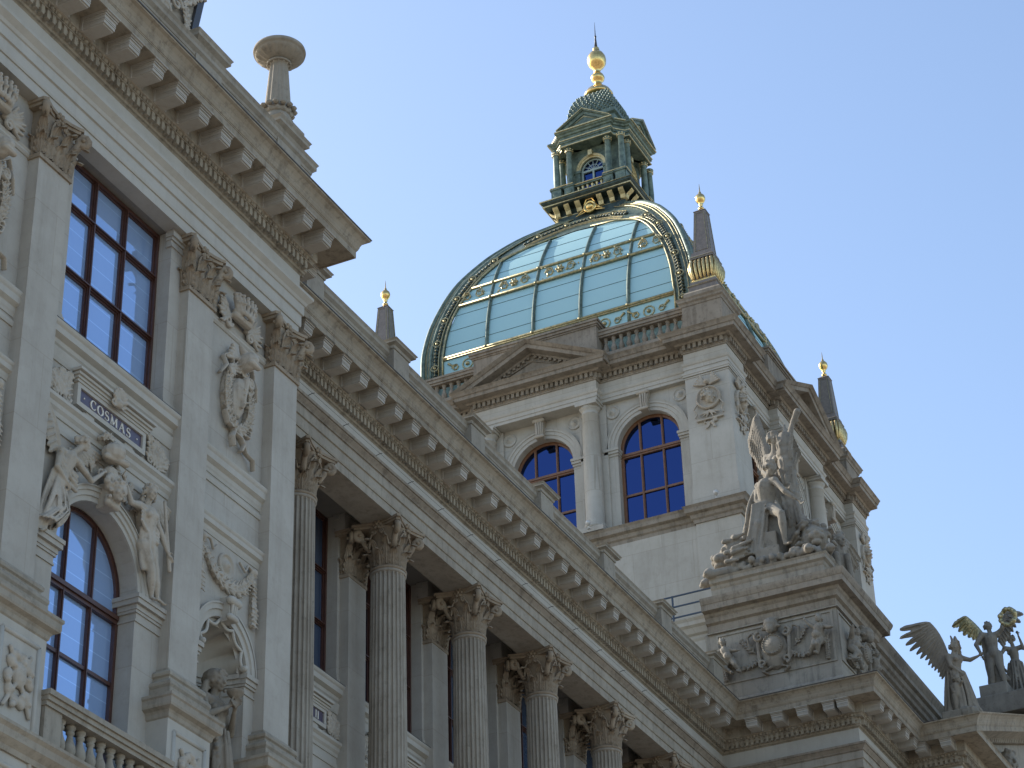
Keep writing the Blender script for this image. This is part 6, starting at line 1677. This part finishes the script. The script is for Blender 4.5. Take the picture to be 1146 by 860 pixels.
# --- winged statue at the corner of the portal pediment
rnd = random.Random(81); b = MB(); H = 2.02; x0, y0, z0 = 52.95, 13.22, 22.78
J = dict(pelvis=(x0, y0, z0+1.05), chest=(x0-.02, y0-.0, z0+1.48), neck=(x0-.02, y0-.02, z0+1.68), head=(x0-.02, y0-.06, z0+1.86), shL=(x0-.14, y0+.10, z0+1.60), elL=(x0-.26, y0+.02, z0+1.28), wrL=(x0-.22, y0-.16, z0+1.1),
  shR=(x0+.1, y0-.16, z0+1.60), elR=(x0+.08, y0-.40, z0+1.48), wrR=(x0+.05, y0-.62, z0+1.52), hipL=(x0-.08, y0+.06, z0+1.0), hipR=(x0+.08, y0-.06, z0+1.0), knL=(x0-.12, y0, z0+.58), knR=(x0+.06, y0-.14, z0+.56), anL=(x0-.1, y0+.06, z0+.1), anR=(x0+.08, y0-.06, z0+.1), toL=(x0-.14, y0-.08, z0+.03), toR=(x0+.06, y0-.24, z0+.03))
human(b, J, H, (-.35, -.95, .05), 'bun', rnd, female=True, bulk=1.2); drape(b, J, H, 17, .022, rnd, low=False)
skirt(b, (x0, y0, z0+1.15), (x0+.02, y0-.06, z0+.02), .24, .40, 26, .045, rnd)
for i in range(8): fold(b, (x0+.05, y0-.12, z0+1.3-.04*i), (x0+.02, y0-.30-.03*i, z0+.05), .03, .055, .05, rnd)
for i in range(5): fold(b, (x0-.1, y0+.16, z0+1.5), (x0-.12+.05*i, y0+.16, z0+.2), .03, .04, .05, rnd)
b.cap((x0-.02, y0-.06, z0+2.0), (x0+.04, y0+.0, z0+2.22), .05, .02)
wing(b, (x0+.06, y0+.12, z0+1.50), (x0+.02, y0+.50, z0+2.66), (0, .55, -1), .82, 13, .022, rnd, .8)
wing(b, (x0+.22, y0-.02, z0+1.5), (x0+.60, y0+.02, z0+2.4), (.6, .1, -1), .7, 10, .022, rnd, .8)
# child in front
cz = z0; b.cap((x0-.34, y0-.06, cz+.45), (x0-.34, y0-.05, cz+.68), .09, .10); head(b, (x0-.36, y0-.09, cz+.86), (-.6, -.8, .2), .22, 'short', rnd)
for q in (-1, 1): b.cap((x0-.34+.03*q, y0-.06-.06*q, cz+.42), (x0-.36, y0-.1-.09*q, cz+.06), .075, .045); b.cap((x0-.34, y0-.06-.11*q, cz+.70), (x0-.42, y0-.12-.12*q, cz+.62+.12*q), .045, .035)
b.box((x0-.48, y0-.42, z0-.85), (x0+.42, y0+.36, z0+.02))
for k in range(10): b.ball((x0+rnd.uniform(-.4, .4), y0+rnd.uniform(-.4, .36), z0+rnd.uniform(-.15, .08)), rnd.uniform(.1, .2), seg=7)
o = world_carve(b, 'winged_statue', M['nstatue'], .016, 1, loc=(x0, y0, z0-.85))
tag(o, 'grey winged statue with outstretched arm and a child at its feet, on the pediment corner', 'statue', 'statues on the portal pediment')
# --- second statue: figures lifting a wreath
rnd = random.Random(82); b = MB(); H = 1.72; x0, y0, z0 = 56.5, 13.0, 24.66
J = dict(pelvis=(x0, y0, z0+.88), chest=(x0, y0+.02, z0+1.22), neck=(x0, y0+.02, z0+1.40), head=(x0, y0+.04, z0+1.56), shL=(x0-.12, y0+.18, z0+1.33), elL=(x0-.2, y0+.32, z0+1.10), wrL=(x0-.2, y0+.24, z0+.86),
  shR=(x0, y0-.14, z0+1.33), elR=(x0-.05, y0-.28, z0+1.42), wrR=(x0-.05, y0-.36, z0+1.62), hipL=(x0, y0+.09, z0+.84), hipR=(x0, y0-.08, z0+.84), knL=(x0-.05, y0+.10, z0+.48), knR=(x0-.05, y0-.12, z0+.46), anL=(x0, y0+.12, z0+.08), anR=(x0, y0-.16, z0+.08), toL=(x0-.12, y0+.12, z0+.03), toR=(x0-.12, y0-.18, z0+.03))
human(b, J, H, (-.5, -.8, .25), 'short', rnd, bulk=1.25)
for i in range(12): t = i/11; fold(b, (x0+.05, y0+.22-.1*t, z0+1.35-.3*t), (x0+.08, y0+.20-.42*t, z0+.25), .035, .05, .05, rnd)
wing(b, (x0+.2, y0-.12, z0+1.25), (x0+.3, y0-.34, z0+1.95), (.1, -.3, -1), .36, 9, .018, rnd, .8)
# companion behind
J2 = {k: (v[0]+.45, v[1]-.36, v[2]-.22) for k, v in J.items()}; J2['elR'] = (x0+.42, y0-.58, z0+1.05); J2['wrR'] = (x0+.35, y0-.52, z0+1.35)
human(b, J2, H*.92, (-.6, .4, .1), 'bun', rnd, female=True); skirt(b, (x0+.45, y0-.34, z0+.75), (x0+.45, y0-.34, z0-.02), .16, .27, 16, .03, rnd)
b.box((x0-.42, y0-.28, z0-.36), (x0+.5, y0+.34, z0+.02)); b.box((x0-.55, y0-.95, z0-.75), (x0+.8, y0+.4, z0-.3)); b.box((x0+.1, y0-.85, z0-.36), (x0+.75, y0-.2, z0-.0))
o = world_carve(b, 'winged_statue', M['bronze'], .014, 1, loc=(x0, y0, z0-.75))
def gilt(fn, name, vox):
    g_ = MB(); fn(g_); g_.v = [v-Vector((x0, y0, z0-.75)) for v in g_.v]; carve(g_, name, M['goldw'], o, vox, 1)
def wreath(b):
    for k in range(26): a = 2*PI*k/26; b.ball((x0-.05+.04*rnd.uniform(-1, 1), y0-.44+.17*math.cos(a), z0+1.66+.19*math.sin(a)), rnd.uniform(.04, .07), seg=6)
gilt(wreath, 'gilded_wreath', .014); gilt(lambda b: wing(b, (x0+.15, y0+.12, z0+1.25), (x0+.25, y0+.56, z0+2.02), (0, .25, -1), .36, 9, .018, rnd, .8), 'gilded_wing', .012)
o.scale = (1.2, 1.2, 1.2)
tag(o, 'blackened winged statue lifting a wreath on a dark block, rightmost on the pediment slope', 'statue', 'statues on the portal pediment')

# ------------------------------------------------------------------ roof railing and floodlights
t = empty('roof_railing', (49.15, 18.0, 24.95)); tag(t, 'blue-grey three-bar steel railing on the low roof left of the statue plinth', 'railing')
for y in (0.0, 1.15, 2.3):
    b = MB(); b.box((-.02, y-.02, -.05), (.02, y+.02, .95)); b.build('post', M['rail'], t)
for z in (.93, .64, .34):
    b = MB(); b.box((-.015, .02, z-.018), (.015, 2.9, z+.018)); b.build('bar', M['rail'], t)
def floodlight(x, y, z, lab):
    t = empty('floodlight', (x, y, z)); tag(t, lab, 'floodlight', 'floodlights on the pavilion sill')
    t.scale = (.85, .85, .85)
    b = MB(); b.tube([(0, 0, 0), (0, 0, .10), (-.02, 0, .14)], .018, seg=6); b.box((-.05, -.05, 0), (.05, .05, .015)); b.build('bracket', M['white'], t)
    b = MB(); b.lathe([(.05, -.07), (.075, -.05), (.085, 0), (.09, .03), (.075, .035), (.07, .02)], seg=14, mtx=Matrix.Translation((-.05, 0, .19)) @ Matrix.Rotation(R(35), 4, 'Y')); b.build('lamp_head', M['white'], t)
floodlight(51.83, 18.72, 29.87, 'small white floodlight on the sill below the corner pier with the medallion')
floodlight(51.72, 22.45, 29.87, 'small white floodlight at the foot of the round column between the arched windows')

for o in pav.children:
    if o.name.split('.')[0] in ('parapet_block', 'balustrade', 'corner_post', 'pediment', 'pavilion_cornice', 'roof_deck'): o.location.z += .10
